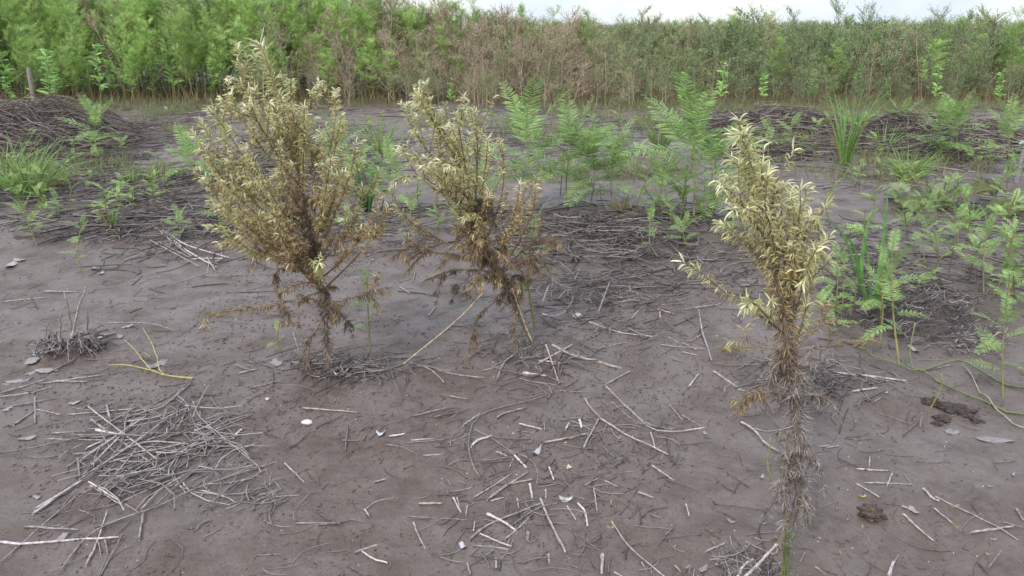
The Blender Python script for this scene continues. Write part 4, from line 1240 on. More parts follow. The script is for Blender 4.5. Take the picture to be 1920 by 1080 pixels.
while straw_n < 318:                                                  # more stalks of the tangled heap
    a, r = rk.uniform(0, 6.28), rk.random() ** 0.6
    s_ = rk.normal() * 0.42; cx, cy = 245 + s_ * 150 + rk.normal() * 38, 848 - s_ * 95 + rk.normal() * 22
    th = -rk.choice([0.62, 0.25, 0.02, -0.5, 1.2], p=[0.36, 0.3, 0.16, 0.1, 0.08]) + rk.normal() * 0.15
    ln = rk.uniform(16, 90)
    straw([(cx - cos(th) * ln, cy - sin(th) * ln), (cx + cos(th) * ln, cy + sin(th) * ln)], rk.choice(['', '', 't']), rk.uniform(0.0, 0.014), rk.normal() * 0.004)

# ------------------------------------------------------------------ litter nobody could count
lt = MB()


def scatter(n, x0, x1, y0, y1, L, R, col, zmax, bend=0.12, mask=None, jit=0.3, gauss=False):
    """bits of dead stem strewn over a patch given by its corners as seen; even over the ground"""
    ya, yb = G(960, y1)[1], G(960, y0)[1]
    Y = ya + (yb - ya) * rk.random(n) ** 0.9
    X = (rk.uniform(x0, x1, n) - 960) / F * Y * 1.02
    if gauss:
        Y = (ya + yb) / 2 + rk.normal(size=n) * (yb - ya) * 0.3; X = ((x0 + x1) / 2 + rk.normal(size=n) * (x1 - x0) * 0.26 - 960) / F * Y * 1.02
    if mask is not None:
        keep = rk.random(n) < mask(X, Y); X, Y = X[keep], Y[keep]
    n = len(X)
    th = rk.uniform(0, pi, n) * 0.7 + rk.normal(size=n) * 0.5
    ln = rk.uniform(*L, n)[:, None, None] * (1 + 0.0 * Y)[:, None, None]
    d = np.stack([np.cos(th), np.sin(th), rk.normal(size=n) * jit * 0.12], -1)
    t = np.linspace(-0.5, 0.5, 4)[None, :, None]
    pts = np.stack([X, Y, 0 * X], -1)[:, None] + d[:, None] * ln * t
    pts = pts + np.stack([-np.sin(th), np.cos(th), 0 * th], -1)[:, None] * (t ** 2) * ln * (rk.normal(size=n) * bend * 4)[:, None, None]
    z = hgt(pts[..., 0], pts[..., 1])
    pts[..., 2] = np.maximum(pts[..., 2] + hgt(X, Y)[:, None], z) + (rk.random(n) ** 1.6 * zmax)[:, None] + R[0]
    r = rk.uniform(*R, n)[:, None] * np.array([1.1, 1, 0.95, 0.7])[None]
    v = rk.random((n, 1)) ** 1.3
    C = (np.array(col[0]) * (1 - v) + np.array(col[1]) * v) * rk.uniform(0.75, 1.2, (n, 1))
    tubes(lt, pts, r, C, 4)


DK, LG = (0.058, 0.046, 0.042), (0.205, 0.176, 0.160)
patch = lambda X, Y: np.clip((vnoise(X * 0.8 + 3, Y * 0.8) + 0.30) * 2.0, 0.06, 1)
scatter(4600, -60, 720, 285, 455, (0.08, 0.42), (0.0026, 0.0050), (DK, LG), 0.05, mask=patch)
scatter(5200, -60, 1980, 200, 330, (0.10, 0.50), (0.003, 0.0065), (DK, LG), 0.05, mask=patch)
scatter(650, 560, 1290, 385, 480, (0.06, 0.35), (0.0022, 0.0045), (DK, LG), 0.05)
scatter(420, 960, 1320, 405, 500, (0.08, 0.40), (0.0026, 0.0048), (DK, LG), 0.07)
scatter(1300, 1290, 1980, 330, 560, (0.05, 0.32), (0.0022, 0.0045), (DK, LG), 0.03, mask=patch)
scatter(420, 980, 1330, 480, 610,  (0.05, 0.25), (0.0018, 0.0036), (DK, LG), 0.035, gauss=True)
scatter(160, 120, 520, 425, 500, (0.08, 0.35), (0.002, 0.004), (DK, LG), 0.02, gauss=True)
scatter(150, 470, 770, 672, 725, (0.05, 0.26), (0.0014, 0.003), (DK, LG), 0.02, gauss=True)
scatter(90, 900, 1130, 640, 720, (0.04, 0.22), (0.0014, 0.003), (DK, LG), 0.018, gauss=True)
scatter(150, 1400, 1700, 670, 760, (0.04, 0.24), (0.0014, 0.003), (DK, LG), 0.02, gauss=True)
scatter(170, 90, 390, 765, 935, (0.06, 0.30), (0.0014, 0.0030), (MIDC * 0.6, PALE), 0.02)
scatter(60, 370, 500, 890, 970, (0.03, 0.12), (0.001, 0.002), (MIDC * 0.6, PALE), 0.012, gauss=True)
scatter(90, 1390, 1560, 1020, 1090, (0.03, 0.14), (0.001, 0.0024), (DK, PALE), 0.012, gauss=True)
scatter(240, 820, 1300, 780, 1060, (0.03, 0.12), (0.001, 0.002), (DK, MIDC), 0.004)
scatter(900, -60, 1980, 500, 1085, (0.03, 0.14), (0.0008, 0.0017), (DK, MIDC), 0.003, bend=0.12)
scatter(7500, -80, 2000, 480, 1090, (0.006, 0.026), (0.0006, 0.0014), (DK, (0.10, 0.08, 0.072)), 0.002, bend=0.15, mask=lambda X, Y: np.clip((vnoise(X * 1.9 + 13, Y * 1.9 + 2) + vnoise(X * 0.7 + 1, Y * 0.7)) * 1.6 + 0.35, 0.08, 1))
tag(lt.build('straw_litter', M_LITTER), 'fine dead stems and twig bits strewn over the mud', None, None, 'stuff')


def crumbs(name, n, y0, y1, size, col, label, flat=0.6, tall=1.0, mask=None, rnd=(0.6, 1.3)):
    """tiny eight-sided grains pressed into the mud"""
    ya, yb = G(960, y1)[1], G(960, y0)[1]
    Y = ya + (yb - ya) * rk.random(n) ** 1.2; X = (rk.uniform(-80, 2000, n) - 960) / F * Y * 1.02
    if mask is not None:
        k = rk.random(n) < mask(X, Y); X, Y = X[k], Y[k]; n = len(X)
    s = size * rk.uniform(0.45, 1.6, n) * (1 + 0.12 * (Y - 2))
    a = rk.uniform(0, 6.28, n)
    ux, uy = np.stack([np.cos(a), np.sin(a), 0 * a], -1), np.stack([-np.sin(a), np.cos(a), 0 * a], -1)
    uz = np.array([0, 0, 1.0])[None]
    c = np.stack([X, Y, hgt(X, Y) + s * 0.2], -1)
    V = []
    for zz, rr in ((-0.4, 0.7), (0.25, 1.0), (0.75, 0.45)):
        for q in range(4):
            e = q * pi / 2 + zz
            V.append(c + (ux * cos(e) * tall + uy * sin(e) * flat) * (s * rr * rk.uniform(*rnd, n))[:, None] + uz * (s * zz * 0.6)[:, None])
    V = np.stack(V, 1)
    qd = [[r * 4 + j, r * 4 + (j + 1) % 4, (r + 1) * 4 + (j + 1) % 4, (r + 1) * 4 + j] for r in range(2) for j in range(4)] + [[8, 9, 10, 11]]
    m = MB()
    m.add(V, (np.arange(n)[:, None, None] * 12 + np.array(qd)[None]), np.repeat(np.array(col) * rk.uniform(0.7, 1.25, (n, 1)), 12, 0))
    return tag(m.build(name, M_SOIL if col[0] < 0.2 else M_PALE, None, False), label, None, None, 'stuff')


crumbs('soil_crumbs', 15000, 440, 1090, 0.0031, (0.052, 0.040, 0.035), 'dark mud crumbs scattered over the flat', mask=lambda X, Y: np.clip((vnoise(X * 2.2 + 3, Y * 2.2 + 9) + vnoise(X * 0.9 + 3, Y * 0.9 + 9)) * 2.5, 0.03, 1))
crumbs('mud_crumbs', 14000, 430, 1090, 0.0042, (0.105, 0.081, 0.067), 'crumbly bits of mud lying in patches on the flat', flat=0.85, mask=lambda X, Y: np.clip((vnoise(X * 1.4 + 30, Y * 1.4 + 9) + vnoise(X * 4 + 3, Y * 4)) * 2.5, 0.02, 1))
crumbs('seed_husks', 950, 470, 1090, 0.0030, (0.36, 0.32, 0.28), 'pale seed husks sprinkled over the mud', flat=0.5, tall=1.2, mask=lambda X, Y: np.clip((vnoise(X * 1.6 + 40, Y * 1.6) + 0.2) * 2, 0.1, 1))


# ------------------------------------------------------------------ heaps of dead stems
def heap(label, x0, x1, basepx, toppx, seed, ntwig, depth, skin=(0.062, 0.049, 0.043), tw=((0.068, 0.054, 0.048), (0.235, 0.190, 0.165)), lie=0.35, rr=(0.003, 0.006), ll=(0.25, 0.9), name='dead_stem_heap', cat='stem heap'):
    rng = np.random.default_rng(seed)
    g0, g1 = G(x0, basepx), G(x1, basepx)
    w = (g1[0] - g0[0]) / 2
    b = gz([(g0[0] + g1[0]) / 2, g0[1] + depth * 0.5, 0])
    h = (ON((x0 + x1) / 2, toppx, b[1])[2] - b[2]) * 0.85
    t = thing(name, label, cat, b)
    prof = lambda u, v: h * np.clip(1 - (u ** 2 + v ** 2), 0, 1) ** 0.6 * (0.62 + 1.1 * vnoise(u * 2.7 + seed, v * 2.1 + seed) + 0.35 * vnoise(u * 9 + seed, v * 9))
    N = 40
    u, v = np.meshgrid(np.linspace(-1.05, 1.05, N * 2), np.linspace(-1.05, 1.05, N))
    Z = prof(u, v) * 0.86 - 0.02 + 0.02 * vnoise(u * 30, v * 30)
    m = MB()
    i, j = np.meshgrid(np.arange(N - 1), np.arange(2 * N - 1), indexing='ij'); a = i * 2 * N + j
    m.add(np.stack([u * w, v * depth / 2, Z], -1), np.stack([a, a + 1, a + 1 + 2 * N, a + 2 * N], -1), skin)
    m.build('mound', M_SOIL, t)
    m = MB()
    a, r = rng.uniform(0, 6.28, ntwig), rng.random(ntwig) ** 0.55 * 1.22
    U, V = np.cos(a) * r, np.sin(a) * r
    th = rng.normal(size=ntwig) * lie + rng.choice([0, 0.35, -0.3, 1.2], ntwig, p=[0.5, 0.2, 0.2, 0.1])
    L = rng.uniform(*ll, ntwig) * np.clip(w, 0.3, 1.2)
    tt = np.linspace(-0.5, 0.5, 6)[None, :, None]
    d = np.stack([np.cos(th), np.sin(th) * 0.8, 0 * th], -1)
    pts = np.stack([U * w, V * depth / 2, 0 * U], -1)[:, None] + d[:, None] * L[:, None, None] * tt
    pz = prof(np.clip(pts[..., 0] / w, -1, 1), np.clip(pts[..., 1] / depth * 2, -1, 1))
    pts[..., 2] = pz * 0.55 + pz.mean(1, keepdims=True) * 0.45 + rng.random((ntwig, 1)) ** 2 * 0.09 * (h / 0.4 + 0.3) + rng.normal(size=(ntwig, 6)) * 0.008 + rng.normal(size=(ntwig, 1)) * np.linspace(-1, 1, 6) * 0.06 * (h + 0.1)
    vv = rng.random((ntwig, 1)) ** 2.2
    tubes(m, pts, rng.uniform(*rr, ntwig)[:, None] * np.linspace(1.1, 0.6, 6)[None], (np.array(tw[0]) * (1 - vv) + np.array(tw[1]) * vv) * rng.uniform(0.7, 1.3, (ntwig, 1)), 4)
    m.build('dead_twigs', M_LITTER, t)
    return t


heap('large dark heap of dead stems at the left frame edge behind the loose grass tuft', -240, 140, 300, 140, 201, 1500, 2.2)
heap('dark heap of dead stems to the right of the largest feathery seedling', 1325, 1640, 262, 190, 202, 1100, 1.6)
heap('long low heap of purplish dead stems behind the right grass tufts', 1590, 2010, 292, 205, 203, 1500, 1.8)
heap('flattened heap of grey twigs at the right behind the lone long-stemmed seedling', 1668, 1925, 640, 510, 204, 750, 1.5, tw=((0.06, 0.05, 0.048), (0.26, 0.23, 0.215)), lie=0.6, rr=(0.0018, 0.0034), ll=(0.15, 0.6), name='twig_heap', cat='twig heap')
heap('dark broken litter hump right of the middle dying weed', 1060, 1240, 462, 428, 205, 190, 0.6, skin=(0.075, 0.058, 0.050), tw=((0.05, 0.042, 0.04), (0.24, 0.21, 0.19)), lie=0.6, rr=(0.002, 0.0042), ll=(0.15, 0.6), name='litter_hump', cat='litter heap')
heap('thin mat of dead stems across the mud behind the left weeds', 1380, 1560, 300, 268, 206, 260, 1.0, ll=(0.3, 1.0), name='stem_mat', cat='stem mat')

# ------------------------------------------------------------------ single finds on the mud
# grey root clump with two broken stubs
b = GP(128, 655)
cl = thing('root_clump', 'grey uprooted root clump with two bleached stubs on the mud at left', 'root clump', b)
rng = np.random.default_rng(211)
m = MB()
for k in range(120):
    a = rng.uniform(0, 6.28); r = rng.random() ** 0.6 * 0.10
    p0 = np.array([cos(a) * r * 1.25, sin(a) * r * 0.7, rng.uniform(-0.005, 0.05)])
    az = a + rng.normal() * 0.7
    ln = rng.uniform(0.04, 0.14)
    lineq = smooth_poly([p0, p0 + np.array([cos(az) * ln * 0.5, sin(az) * ln * 0.4, rng.uniform(0.0, 0.06)]), p0 + np.array([cos(az) * ln, sin(az) * ln * 0.8, rng.uniform(-0.03, 0.03)])], 6)
    lineq[:, 2] = np.maximum(lineq[:, 2], 0.0)
    tubes(m, lineq, np.linspace(1, 0.5, 6)[None] * rng.uniform(0.0014, 0.0036) * rng.choice([1, 1, 2.0]), np.array([0.17, 0.14, 0.13]) * rng.uniform(0.45, 1.5), 4)
m.build('roots', M_STRAW, cl)
for pts, r in (([(137, 630), (147, 580), (162, 537)], 0.0062), ([(135, 635), (130, 590), (121, 548)], 0.0052), ([(163, 625), (164, 600), (163, 578)], 0.006), ([(112, 640), (113, 605), (116, 585)], 0.006)):
    m = MB()
    line = smooth_poly([ON(x, y, b[1]) - b for x, y in pts], 8)
    tubes(m, line + rng.normal(size=(8, 3)) * 0.0015, np.linspace(r * 1.2, r * 0.55, 8)[None], np.array([0.25, 0.22, 0.20]) * rng.uniform(0.7, 1.1), 6, True)
    m.build('stub', M_STRAW, cl)

# yellow forked twig
b = GP(355, 712)
yt = thing('forked_twig', 'yellow-green forked twig lying on the mud left of the largest dying weed', 'twig', b)
m = MB()
for pts, r0, r1 in (([(362, 713), (310, 707), (280, 697), (245, 688), (203, 687)], 0.0062, 0.0026), ([(285, 699), (268, 678), (252, 657), (233, 640)], 0.0042, 0.0022),
                    ([(308, 706), (297, 690), (293, 665), (281, 640), (267, 617)], 0.0038, 0.0018), ([(262, 672), (270, 665), (282, 673)], 0.0024, 0.0014)):
    k = len(pts)
    line = smooth_poly([G(x, y, 0.012 + 0.035 * (i / (k - 1)) * (pts[-1][1] < 680)) - np.array([b[0], b[1], 0]) + np.array([0, 0, float(hgt(b[0], b[1])) - b[2]]) for i, (x, y) in enumerate(pts)], 10)
    tubes(m, line + rng.normal(size=(10, 3)) * 0.001, np.linspace(r0, r1, 10)[None] * 0.72, (0.27, 0.25, 0.085), 6, True)
m.build('twig_fork', M_STEM, yt)

# long tan stalk leaning up into the middle weed, and its pale companion
for pts, r, lab in (([(755, 688), (857, 600), (908, 546)], 0.0042, 'long tan stalk leaning from the mud up into the middle dying weed'),
                    ([(1000, 652), (985, 610), (960, 540)], 0.0038, 'pale bare stalk leaning along the trunk of the middle dying weed')):
    a0 = GP(*pts[0]); Yt = 3.28 if pts[0][0] < 900 else a0[1] - 0.06
    if pts[0][0] > 900: a0[1] -= 0.04
    m = MB()
    line = smooth_poly([a0, ON(pts[1][0], pts[1][1], (a0[1] + Yt) / 2), ON(pts[2][0], pts[2][1], Yt)], 10)
    tubes(m, line - a0, np.linspace(r, r * 0.7, 10)[None], (0.27, 0.215, 0.15), 6, True)
    o = m.build('leaning_stalk', M_STRAW); o.location = tuple(a0)
    tag(o, lab, 'stalk')

# green trailing vine on the right, and the dry tan runner beside it
for nm, lab, pts, r, c, zz in (
    ('trailing_vine', 'green trailing vine creeping in from the right frame edge', [(1600, 640), (1625, 655), (1640, 668), (1700, 690), (1725, 692), (1795, 678), (1865, 712), (1935, 738)], 0.0046, (0.115, 0.135, 0.058), 0.02),
    ('trailing_vine', 'second green vine runner in front of the first, reaching the right frame edge', [(1703, 660), (1703, 685), (1745, 700), (1800, 738), (1860, 760), (1935, 783)], 0.0042, (0.11, 0.128, 0.055), 0.012),
    ('dry_runner', 'dry tan runner crossing in front of the green vines at right', [(1805, 680), (1830, 722), (1855, 757), (1885, 785), (1930, 812)], 0.0030, (0.29, 0.24, 0.16), 0.02),
    ('trailing_vine', 'upright green shoot rising between the vine runners', [(1712, 690), (1706, 660), (1716, 605)], 0.0030, (0.16, 0.2, 0.08), 0.0)):
    a0 = GP(*pts[0])
    if 'upright' in lab:
        line = smooth_poly([ON(x, y, a0[1]) for x, y in pts], 10)
    else:
        line = smooth_poly([GP(x, y) for x, y in pts], 28)
        line[:, 2] = hgt(line[:, 0], line[:, 1]) + r + zz * np.abs(np.sin(np.linspace(0, 7, 28)))
    m = MB()
    tubes(m, line - a0, np.linspace(r * 0.7, r, len(line))[None], c, 6, True)
    o = m.build(nm, M_STEM); o.location = tuple(a0)
    tag(o, lab, 'vine' if nm == 'trailing_vine' else 'runner')
# the withered tan leaves at the vine's tip
m = MB(); b = GP(1612, 645)
n = 26
strips(m, np.stack([rng.normal(size=n) * 0.05, rng.normal(size=n) * 0.02, rng.uniform(0.0, 0.05, n)], -1), rdir(n, rng.uniform(-0.2, 0.8, n), rng), [[0, 0, -1.2]], rng.uniform(0.04, 0.09, n), 0.006,
       np.array([0.30, 0.22, 0.10]) * rng.uniform(0.6, 1.2, (n, 1)), n=5, fold=0.4, rng=rng)
o = m.build('withered_sprig', M_WITHER); o.location = tuple(b); tag(o, 'small tan withered sprig at the tip of the green vine', 'sprig')
m = MB(); b = GP(1375, 655)
n = 34
strips(m, np.stack([rng.normal(size=n) * 0.05, rng.normal(size=n) * 0.015, rng.uniform(0.02, 0.05, n)], -1), rdir(n, rng.uniform(0, 0.9, n), rng), [[0, 0, -1.6]], rng.uniform(0.04, 0.075, n), 0.0065,
       np.array([0.28, 0.22, 0.09]) * rng.uniform(0.6, 1.2, (n, 1)), n=5, fold=0.4, rng=rng)
o = m.build('withered_sprig', M_WITHER); o.location = tuple(b); tag(o, 'drooping yellowed sprig on the mud left of the narrow dying weed', 'sprig')


def lump(name, label, cat, px, size, seed, mat, col, flat=0.6, rough=0.25, sub=18):
    rng = np.random.default_rng(seed)
    b = GP(*px)
    m = MB()
    nt, npn = sub, sub * 2
    th, ph = np.meshgrid(np.linspace(0.02, pi - 0.02, nt), np.arange(npn) * 2 * pi / npn, indexing='ij')
    X, Y, Z = np.sin(th) * np.cos(ph), np.sin(th) * np.sin(ph), np.cos(th)
    k = 1 + rough * (vnoise(X * 2.3 + seed, Y * 2.3 + Z * 2) * 1.2 + vnoise(X * 6 + seed, Y * 6 + Z * 5) * 0.8 + vnoise(X * 15, Y * 15 + Z * 13 + seed) * 0.5)
    V = np.stack([X * k * size[0], Y * k * size[1], Z * k * size[2]], -1)
    i, j = np.meshgrid(np.arange(nt - 1), np.arange(npn), indexing='ij')
    m.add(V, np.stack([i * npn + j, (i + 1) * npn + j, (i + 1) * npn + (j + 1) % npn, i * npn + (j + 1) % npn], -1), col)
    o = m.build(name, mat)
    o.location = (b[0], b[1], b[2] + size[2] * flat)
    return tag(o, label, cat)


lump('dirt_clod', 'rounded crumbly brown dirt clod on the mud right of the narrow dying weed', 'dirt clod', (1635, 962), (0.036, 0.030, 0.022), 3, M_SOIL, (0.085, 0.060, 0.048), 0.45, 0.55, 26)
lump('pebble', 'smooth white pebble on bare mud in front of the largest dying weed', 'pebble', (575, 786), (0.021, 0.014, 0.010), 5, M_PALE, (0.52, 0.47, 0.42), 0.5, 0.10)
lump('pebble', 'small tan pebble just behind the white one, nearer the dying weed', 'pebble', (502, 754), (0.009, 0.007, 0.006), 6, M_PALE, (0.40, 0.32, 0.25), 0.5, 0.12)
lump('pebble', 'whitish flat stone in the litter right of the middle dying weed', 'pebble', (1083, 592), (0.027, 0.018, 0.013), 7, M_PALE, (0.40, 0.35, 0.31), 0.5, 0.25)
lump('pebble', 'small pale stone left of the whitish flat stone beside a thin seedling', 'pebble', (1020, 591), (0.016, 0.012, 0.009), 8, M_PALE, (0.36, 0.34, 0.28), 0.5, 0.2)
for i, (x, y, s) in enumerate([(1745, 752, 0.030), (1785, 762, 0.038), (1768, 780, 0.024), (1810, 770, 0.03), (1830, 785, 0.02), (1758, 790, 0.016)]):
    lump('dirt_clod', 'dark wet dirt clod in the disturbed soil below the green vines', 'dirt clod', (x, y), (s * 1.2, s, s * 0.5), 20 + i, M_SOIL, (0.055, 0.043, 0.038), 0.25, 0.7, 16)['group'] = 'dirt clods below the vines'


def flake(name, label, cat, px, r, seed, col, group=None, curl=0.2, asp=0.6, rot=None, mat=None):
    """thin curled scrap with some thickness: dead leaf, crust or film"""
    rng = np.random.default_rng(seed)
    b = GP(*px)
    k = 14
    a = np.arange(k) * 2 * pi / k
    rr = r * (1 + rng.normal(size=k) * 0.16)
    az = rng.uniform(0, 6.28) if rot is None else rot
    rings = []
    for f in (0.0, 0.5, 1.0):
        x, y = np.cos(a) * rr * f, np.sin(a) * rr * f * asp
        z = curl * (x ** 2 * 1.0 + y * x * rng.normal() * 0.6) / r + rng.normal(size=k) * r * 0.05 * f + 0.003
        rings.append(np.stack([x * cos(az) - y * sin(az), x * sin(az) + y * cos(az), z], -1))
    V = np.concatenate(rings + [q - [0, 0, 0.0012] for q in rings[::-1]])
    q = [[i * k + j, i * k + (j + 1) % k, (i + 1) * k + (j + 1) % k, (i + 1) * k + j] for i in range(5) for j in range(k)]
    m = MB(); m.add(V, q, np.array(col) * rng.uniform(0.85, 1.15))
    o = m.build(name, mat or M_PALE); o.location = tuple(b)
    return tag(o, label, cat, group)


flake('plastic_scrap', 'crumpled bluish white plastic scrap at the foot of the largest dying weed', 'plastic scrap', (640, 712), 0.030, 301, (0.50, 0.52, 0.56), curl=0.7, asp=0.5, rot=0.6)
flake('plastic_scrap', 'small crumpled white scrap by the thin green sticks in the middle mud', 'plastic scrap', (713, 810), 0.016, 302, (0.40, 0.40, 0.42), curl=0.8, asp=0.8)
flake('plastic_scrap', 'folded whitish scrap left of the bottom straw litter', 'plastic scrap', (868, 1023), 0.017, 303, (0.44, 0.43, 0.46), curl=0.8, asp=0.5)
flake('plastic_scrap', 'ragged pale scrap standing up in the bottom straw litter', 'plastic scrap', (1060, 935), 0.022, 304, (0.38, 0.35, 0.33), curl=0.5, asp=0.6)
flake('plastic_scrap', 'greyish torn scrap behind the long hook-shaped straw', 'plastic scrap', (1005, 848), 0.022, 305, (0.33, 0.31, 0.33), curl=0.8, asp=0.5)
FL = [(62, 672, 0.045), (78, 660, 0.06), (88, 690, 0.05), (58, 690, 0.03), (30, 706, 0.045), (185, 633, 0.06), (225, 632, 0.03), (240, 615, 0.03), (297, 682, 0.05), (520, 688, 0.045)]
for i, (x, y, r) in enumerate(FL):
    flake('dead_leaf', 'flat bleached leaf scrap plastered on the mud round the grey root clump' if i < 8 else ('bleached leaf scrap beneath the yellow forked twig' if i == 8 else 'bleached leaf scrap left of the foot of the largest dying weed'),
          'dead leaf', (x, y), r, 320 + i, (0.20, 0.178, 0.168), 'leaf scraps by the root clump' if i < 8 else None, curl=0.06, asp=0.55)
FL2 = [(140, 755, 0.02), (52, 818, 0.024), (15, 768, 0.02), (115, 1008, 0.02), (68, 928, 0.016), (348, 838, 0.008), (20, 490, 0.06), (35, 482, 0.05), (175, 498, 0.03), (190, 505, 0.025), (310, 420, 0.03), (367, 437, 0.025)]
for i, (x, y, r) in enumerate(FL2):
    z = 'beside the tangled straw heap' if y > 700 else 'on the damp mud behind the grey root clump'
    flake('dead_leaf', 'small whitish leaf scrap lying ' + z, 'dead leaf', (x, y), r, 340 + i, (0.24, 0.215, 0.20), 'whitish leaf scraps ' + z, curl=0.2, asp=0.5)
FL3 = [(1430, 888, 0.014), (1712, 958, 0.02), (1715, 648, 0.035), (1840, 632, 0.02), (1818, 815, 0.008), (1785, 800, 0.012), (1660, 745, 0.012), (1400, 758, 0.008), (1322, 805, 0.012), (1372, 970, 0.014), (1855, 910, 0.01), (1320, 1055, 0.02), (1865, 1010, 0.008), (1900, 890, 0.012), (1430, 975, 0.01)]
for i, (x, y, r) in enumerate(FL3):
    flake('dead_leaf', 'small pale leaf scrap on the mud around the narrow dying weed', 'dead leaf', (x, y), r, 360 + i, (0.20, 0.175, 0.155), 'pale leaf scraps on the right mud', curl=0.25, asp=0.45)
# yellow bits
flake('dead_leaf', 'small yellow curled leaf on the mud behind the round dirt clod', 'dead leaf', (1617, 931), 0.011, 390, (0.34, 0.27, 0.06), curl=0.4, asp=0.3, rot=-0.3)
flake('dead_leaf', 'yellow leaf lying behind the trunk of the middle dying weed', 'dead leaf', (990, 538), 0.025, 391, (0.50, 0.33, 0.12), curl=0.6, asp=0.5, rot=0.2)
flake('dead_leaf', 'pale round seed leaf on the mud behind the bottom straw litter', 'dead leaf', (1068, 873), 0.012, 392, (0.38, 0.34, 0.22), curl=0.6, asp=0.7)

# shallow pale puddle film at the right
flake('salt_patch', 'whitish dried puddle film on the mud near the right frame edge', 'puddle film', (1870, 820), 0.065, 395, (0.19, 0.168, 0.16), curl=0.01, asp=0.28, rot=-0.15)
flake('salt_patch', 'smaller whitish puddle film left of the larger one', 'puddle film', (1787, 803), 0.030, 396, (0.19, 0.168, 0.16), curl=0.02, asp=0.6, rot=0.2)

# tiny sprouts on the near right mud
SPR = [(1338, 945, 30), (1285, 1070, 26), (1578, 1060, 34), (1640, 1055, 28), (1790, 1000, 24), (1607, 1000, 22), (1790, 965, 20), (1605, 838, 20), (1154, 955, 24), (1148, 1000, 20), (1330, 1005, 22), (1855, 1050, 20)]
for i, (x, y, hp) in enumerate(SPR):
    b = GP(x, y); h = hp * np.linalg.norm(b[:2]) / F
    rng = np.random.default_rng(400 + i)
    t = thing('sprout', 'tiny two-leaved sprout standing in the mud around the foot of the narrow dying weed', 'sprout', b, 'two-leaved sprouts on the right mud')
    m = MB(); line = smooth_poly([[0, 0, -0.004], [rng.normal() * 0.002, 0, h * 0.5], [rng.normal() * 0.006, 0, h]], 5)
    tubes(m, line, np.linspace(0.0011, 0.0008, 5)[None], (0.17, 0.13, 0.08), 4); m.build('stem', M_STEM, t)
    m = MB(); a = rng.uniform(0, 6.28)
    strips(m, [line[-1]] * 2, [[cos(a), sin(a), 0.9], [-cos(a), -sin(a), 0.7]], [[0, 0, -0.5]], [0.017, 0.015], 0.0065, (0.24, 0.26, 0.13), n=4, fold=0.3, rng=rng)
    m.build('leaf', M_LEAF, t)

# green shoots at the foot of the narrow weed
b = GP(1474, 1078)
gs = thing('green_shoot', 'fresh green shoots at the base of the narrow dying weed', 'shoot', b)
m = MB()
for x0, x1, y1 in ((1470, 1472, 985), (1475, 1479, 1000), (1465, 1470, 1025)):
    line = smooth_poly([ON(x0, 1080, b[1]), ON((x0 + x1) / 2 + 2, (1080 + y1) / 2, b[1]), ON(x1, y1, b[1] - 0.02)], 6) - b
    tubes(m, line, np.linspace(0.0036, 0.0016, 6)[None], (0.11, 0.125, 0.045), 5)
m.build('stem', M_STEM, gs)
m = MB(); rng = np.random.default_rng(431)
n = 16
strips(m, np.stack([rng.normal(size=n) * 0.006, rng.normal(size=n) * 0.01, rng.uniform(0.08, 0.15, n)], -1), rdir(n, rng.uniform(0, 1.4, n), rng), [[0, 0, -0.9]], rng.uniform(0.018, 0.035, n), 0.006, (0.12, 0.17, 0.055), n=4, fold=0.3, rng=rng)
m.build('leaf', M_LEAF, gs)

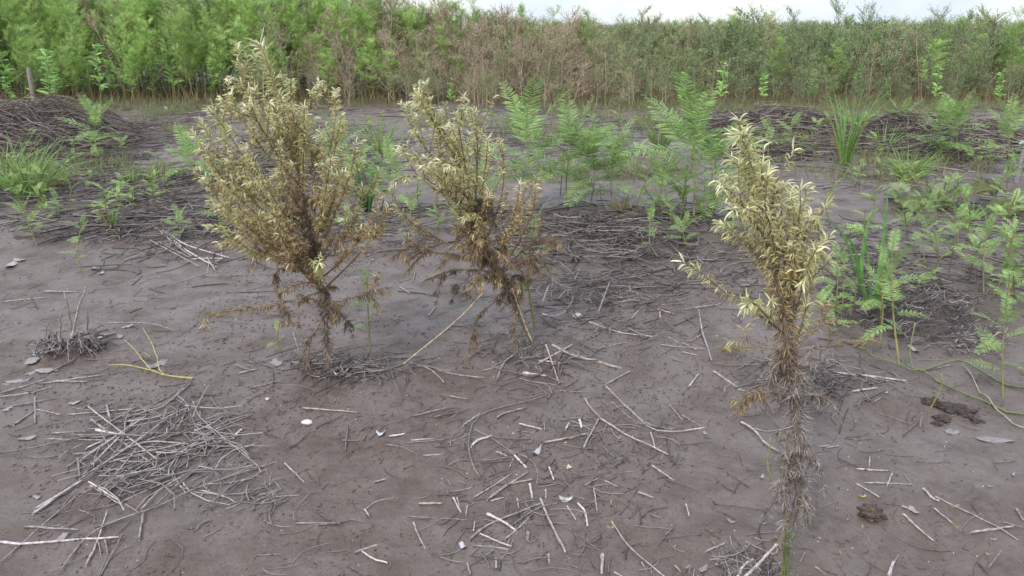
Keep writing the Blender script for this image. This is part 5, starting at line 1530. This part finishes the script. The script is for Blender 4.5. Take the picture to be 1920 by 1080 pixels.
# squashed broad-leaved plant
b = GP(1762, 395)
sq = thing('broad_leaved_plant', 'squashed broad-leaved plant with olive lobed leaves drooping on the mud at right', 'plant', b)
rng = np.random.default_rng(441)
m = MB()
stems = []
for az, ln, up in ((2.6, 0.30, 0.34), (0.4, 0.34, 0.36), (1.2, 0.22, 0.30), (3.4, 0.20, 0.2), (0.0, 0.62, 0.25), (-0.5, 0.4, 0.2), (2.0, 0.36, 0.22), (0.8, 0.75, 0.24)):
    e = np.array([cos(az) * ln, sin(az) * ln * 0.6, up * 0.6]); stems.append((az, e))
    tubes(m, smooth_poly([[0, 0, 0], e * [0.5, 0.5, 1.1], e], 7), np.linspace(0.007, 0.004, 7)[None], (0.12, 0.115, 0.05), 5)
m.build('stem', M_STEM, sq)
for k, (az, e) in enumerate(stems):
    m = MB()
    R = 13; a = np.arange(R) * 2 * pi / R
    rad = rng.uniform(0.09, 0.16)
    lob = rad * (1 + 0.22 * np.cos(a * 5) + rng.normal(size=R) * 0.06)
    ring = []
    for f in (0.02, 0.4, 0.75, 1.0):
        x, y = np.cos(a) * lob * f, np.sin(a) * lob * f * 0.75
        ring.append(np.stack([x + rad * 0.5, y, -0.9 * f ** 2 * rad * (0.45 + 0.25 * np.cos(a * 3 + k)) + rng.normal(size=R) * 0.01], -1))
    V = np.concatenate(ring); V = np.stack([V[:, 0] * cos(az) - V[:, 1] * sin(az), V[:, 0] * sin(az) + V[:, 1] * cos(az), V[:, 2]], -1) + e
    V[:, 2] = np.maximum(V[:, 2], 0.01)
    m.add(V, [[i * R + j, i * R + (j + 1) % R, (i + 1) * R + (j + 1) % R, (i + 1) * R + j] for i in range(3) for j in range(R)], np.array([0.13, 0.145, 0.05]) if k % 2 else np.array([0.25, 0.26, 0.16]))
    m.build('leaf', M_LEAF, sq)

# grey metal standpipe at the right edge
b = GP(1906, 340)
sp = thing('metal_standpipe', 'short grey metal standpipe with a flat cross head at the right frame edge', 'pipe', b)
top = ON(1909, 272, b[1])[2] - b[2]
m = MB(); tubes(m, [[0, 0, -0.05], [0.005, 0, top * 0.5], [0.01, 0, top]], 0.020, (0.17, 0.165, 0.16), 10); m.build('pipe', M_SOIL, sp)
m = MB(); tubes(m, [[-0.045, 0, top + 0.008], [-0.02, 0, top + 0.022], [0.05, 0, top + 0.022], [0.09, 0, top + 0.016]], np.array([[0.012, 0.021, 0.021, 0.014]]), (0.28, 0.28, 0.28), 8); m.build('cross_head', M_PALE, sp)
m = MB(); tubes(m, [[0.009, 0, top - 0.03], [0.01, 0, top + 0.004]], 0.027, (0.15, 0.15, 0.15), 10); m.build('collar', M_SOIL, sp)

# weathered wooden post at the left behind the heap
Y = 13.0
pt, pb = ON(64, 126, Y), ON(63, 190, Y)
m = MB()
hh = pt[2] - float(hgt(pb[0], Y))
line = np.array([[0, 0, -0.05], [0.004, 0, hh * 0.5], [0.012, 0, hh * 0.93], [0.014, 0, hh]])
tubes(m, line, np.array([[0.033, 0.030, 0.034, 0.022]]), (0.24, 0.20, 0.17), 8)
o = m.build('wooden_post', M_STRAW); o.location = (pb[0], Y, float(hgt(pb[0], Y)))
tag(o, 'short weathered grey wooden post behind the dead stem heap on the left', 'post')
m = None

# pale scrap far back on the bare mud, left
flake('dead_leaf', 'white scrap far back on bare mud before the left thicket', 'dead leaf', (315, 203), 0.09, 399, (0.45, 0.43, 0.41), curl=0.5, asp=0.5)
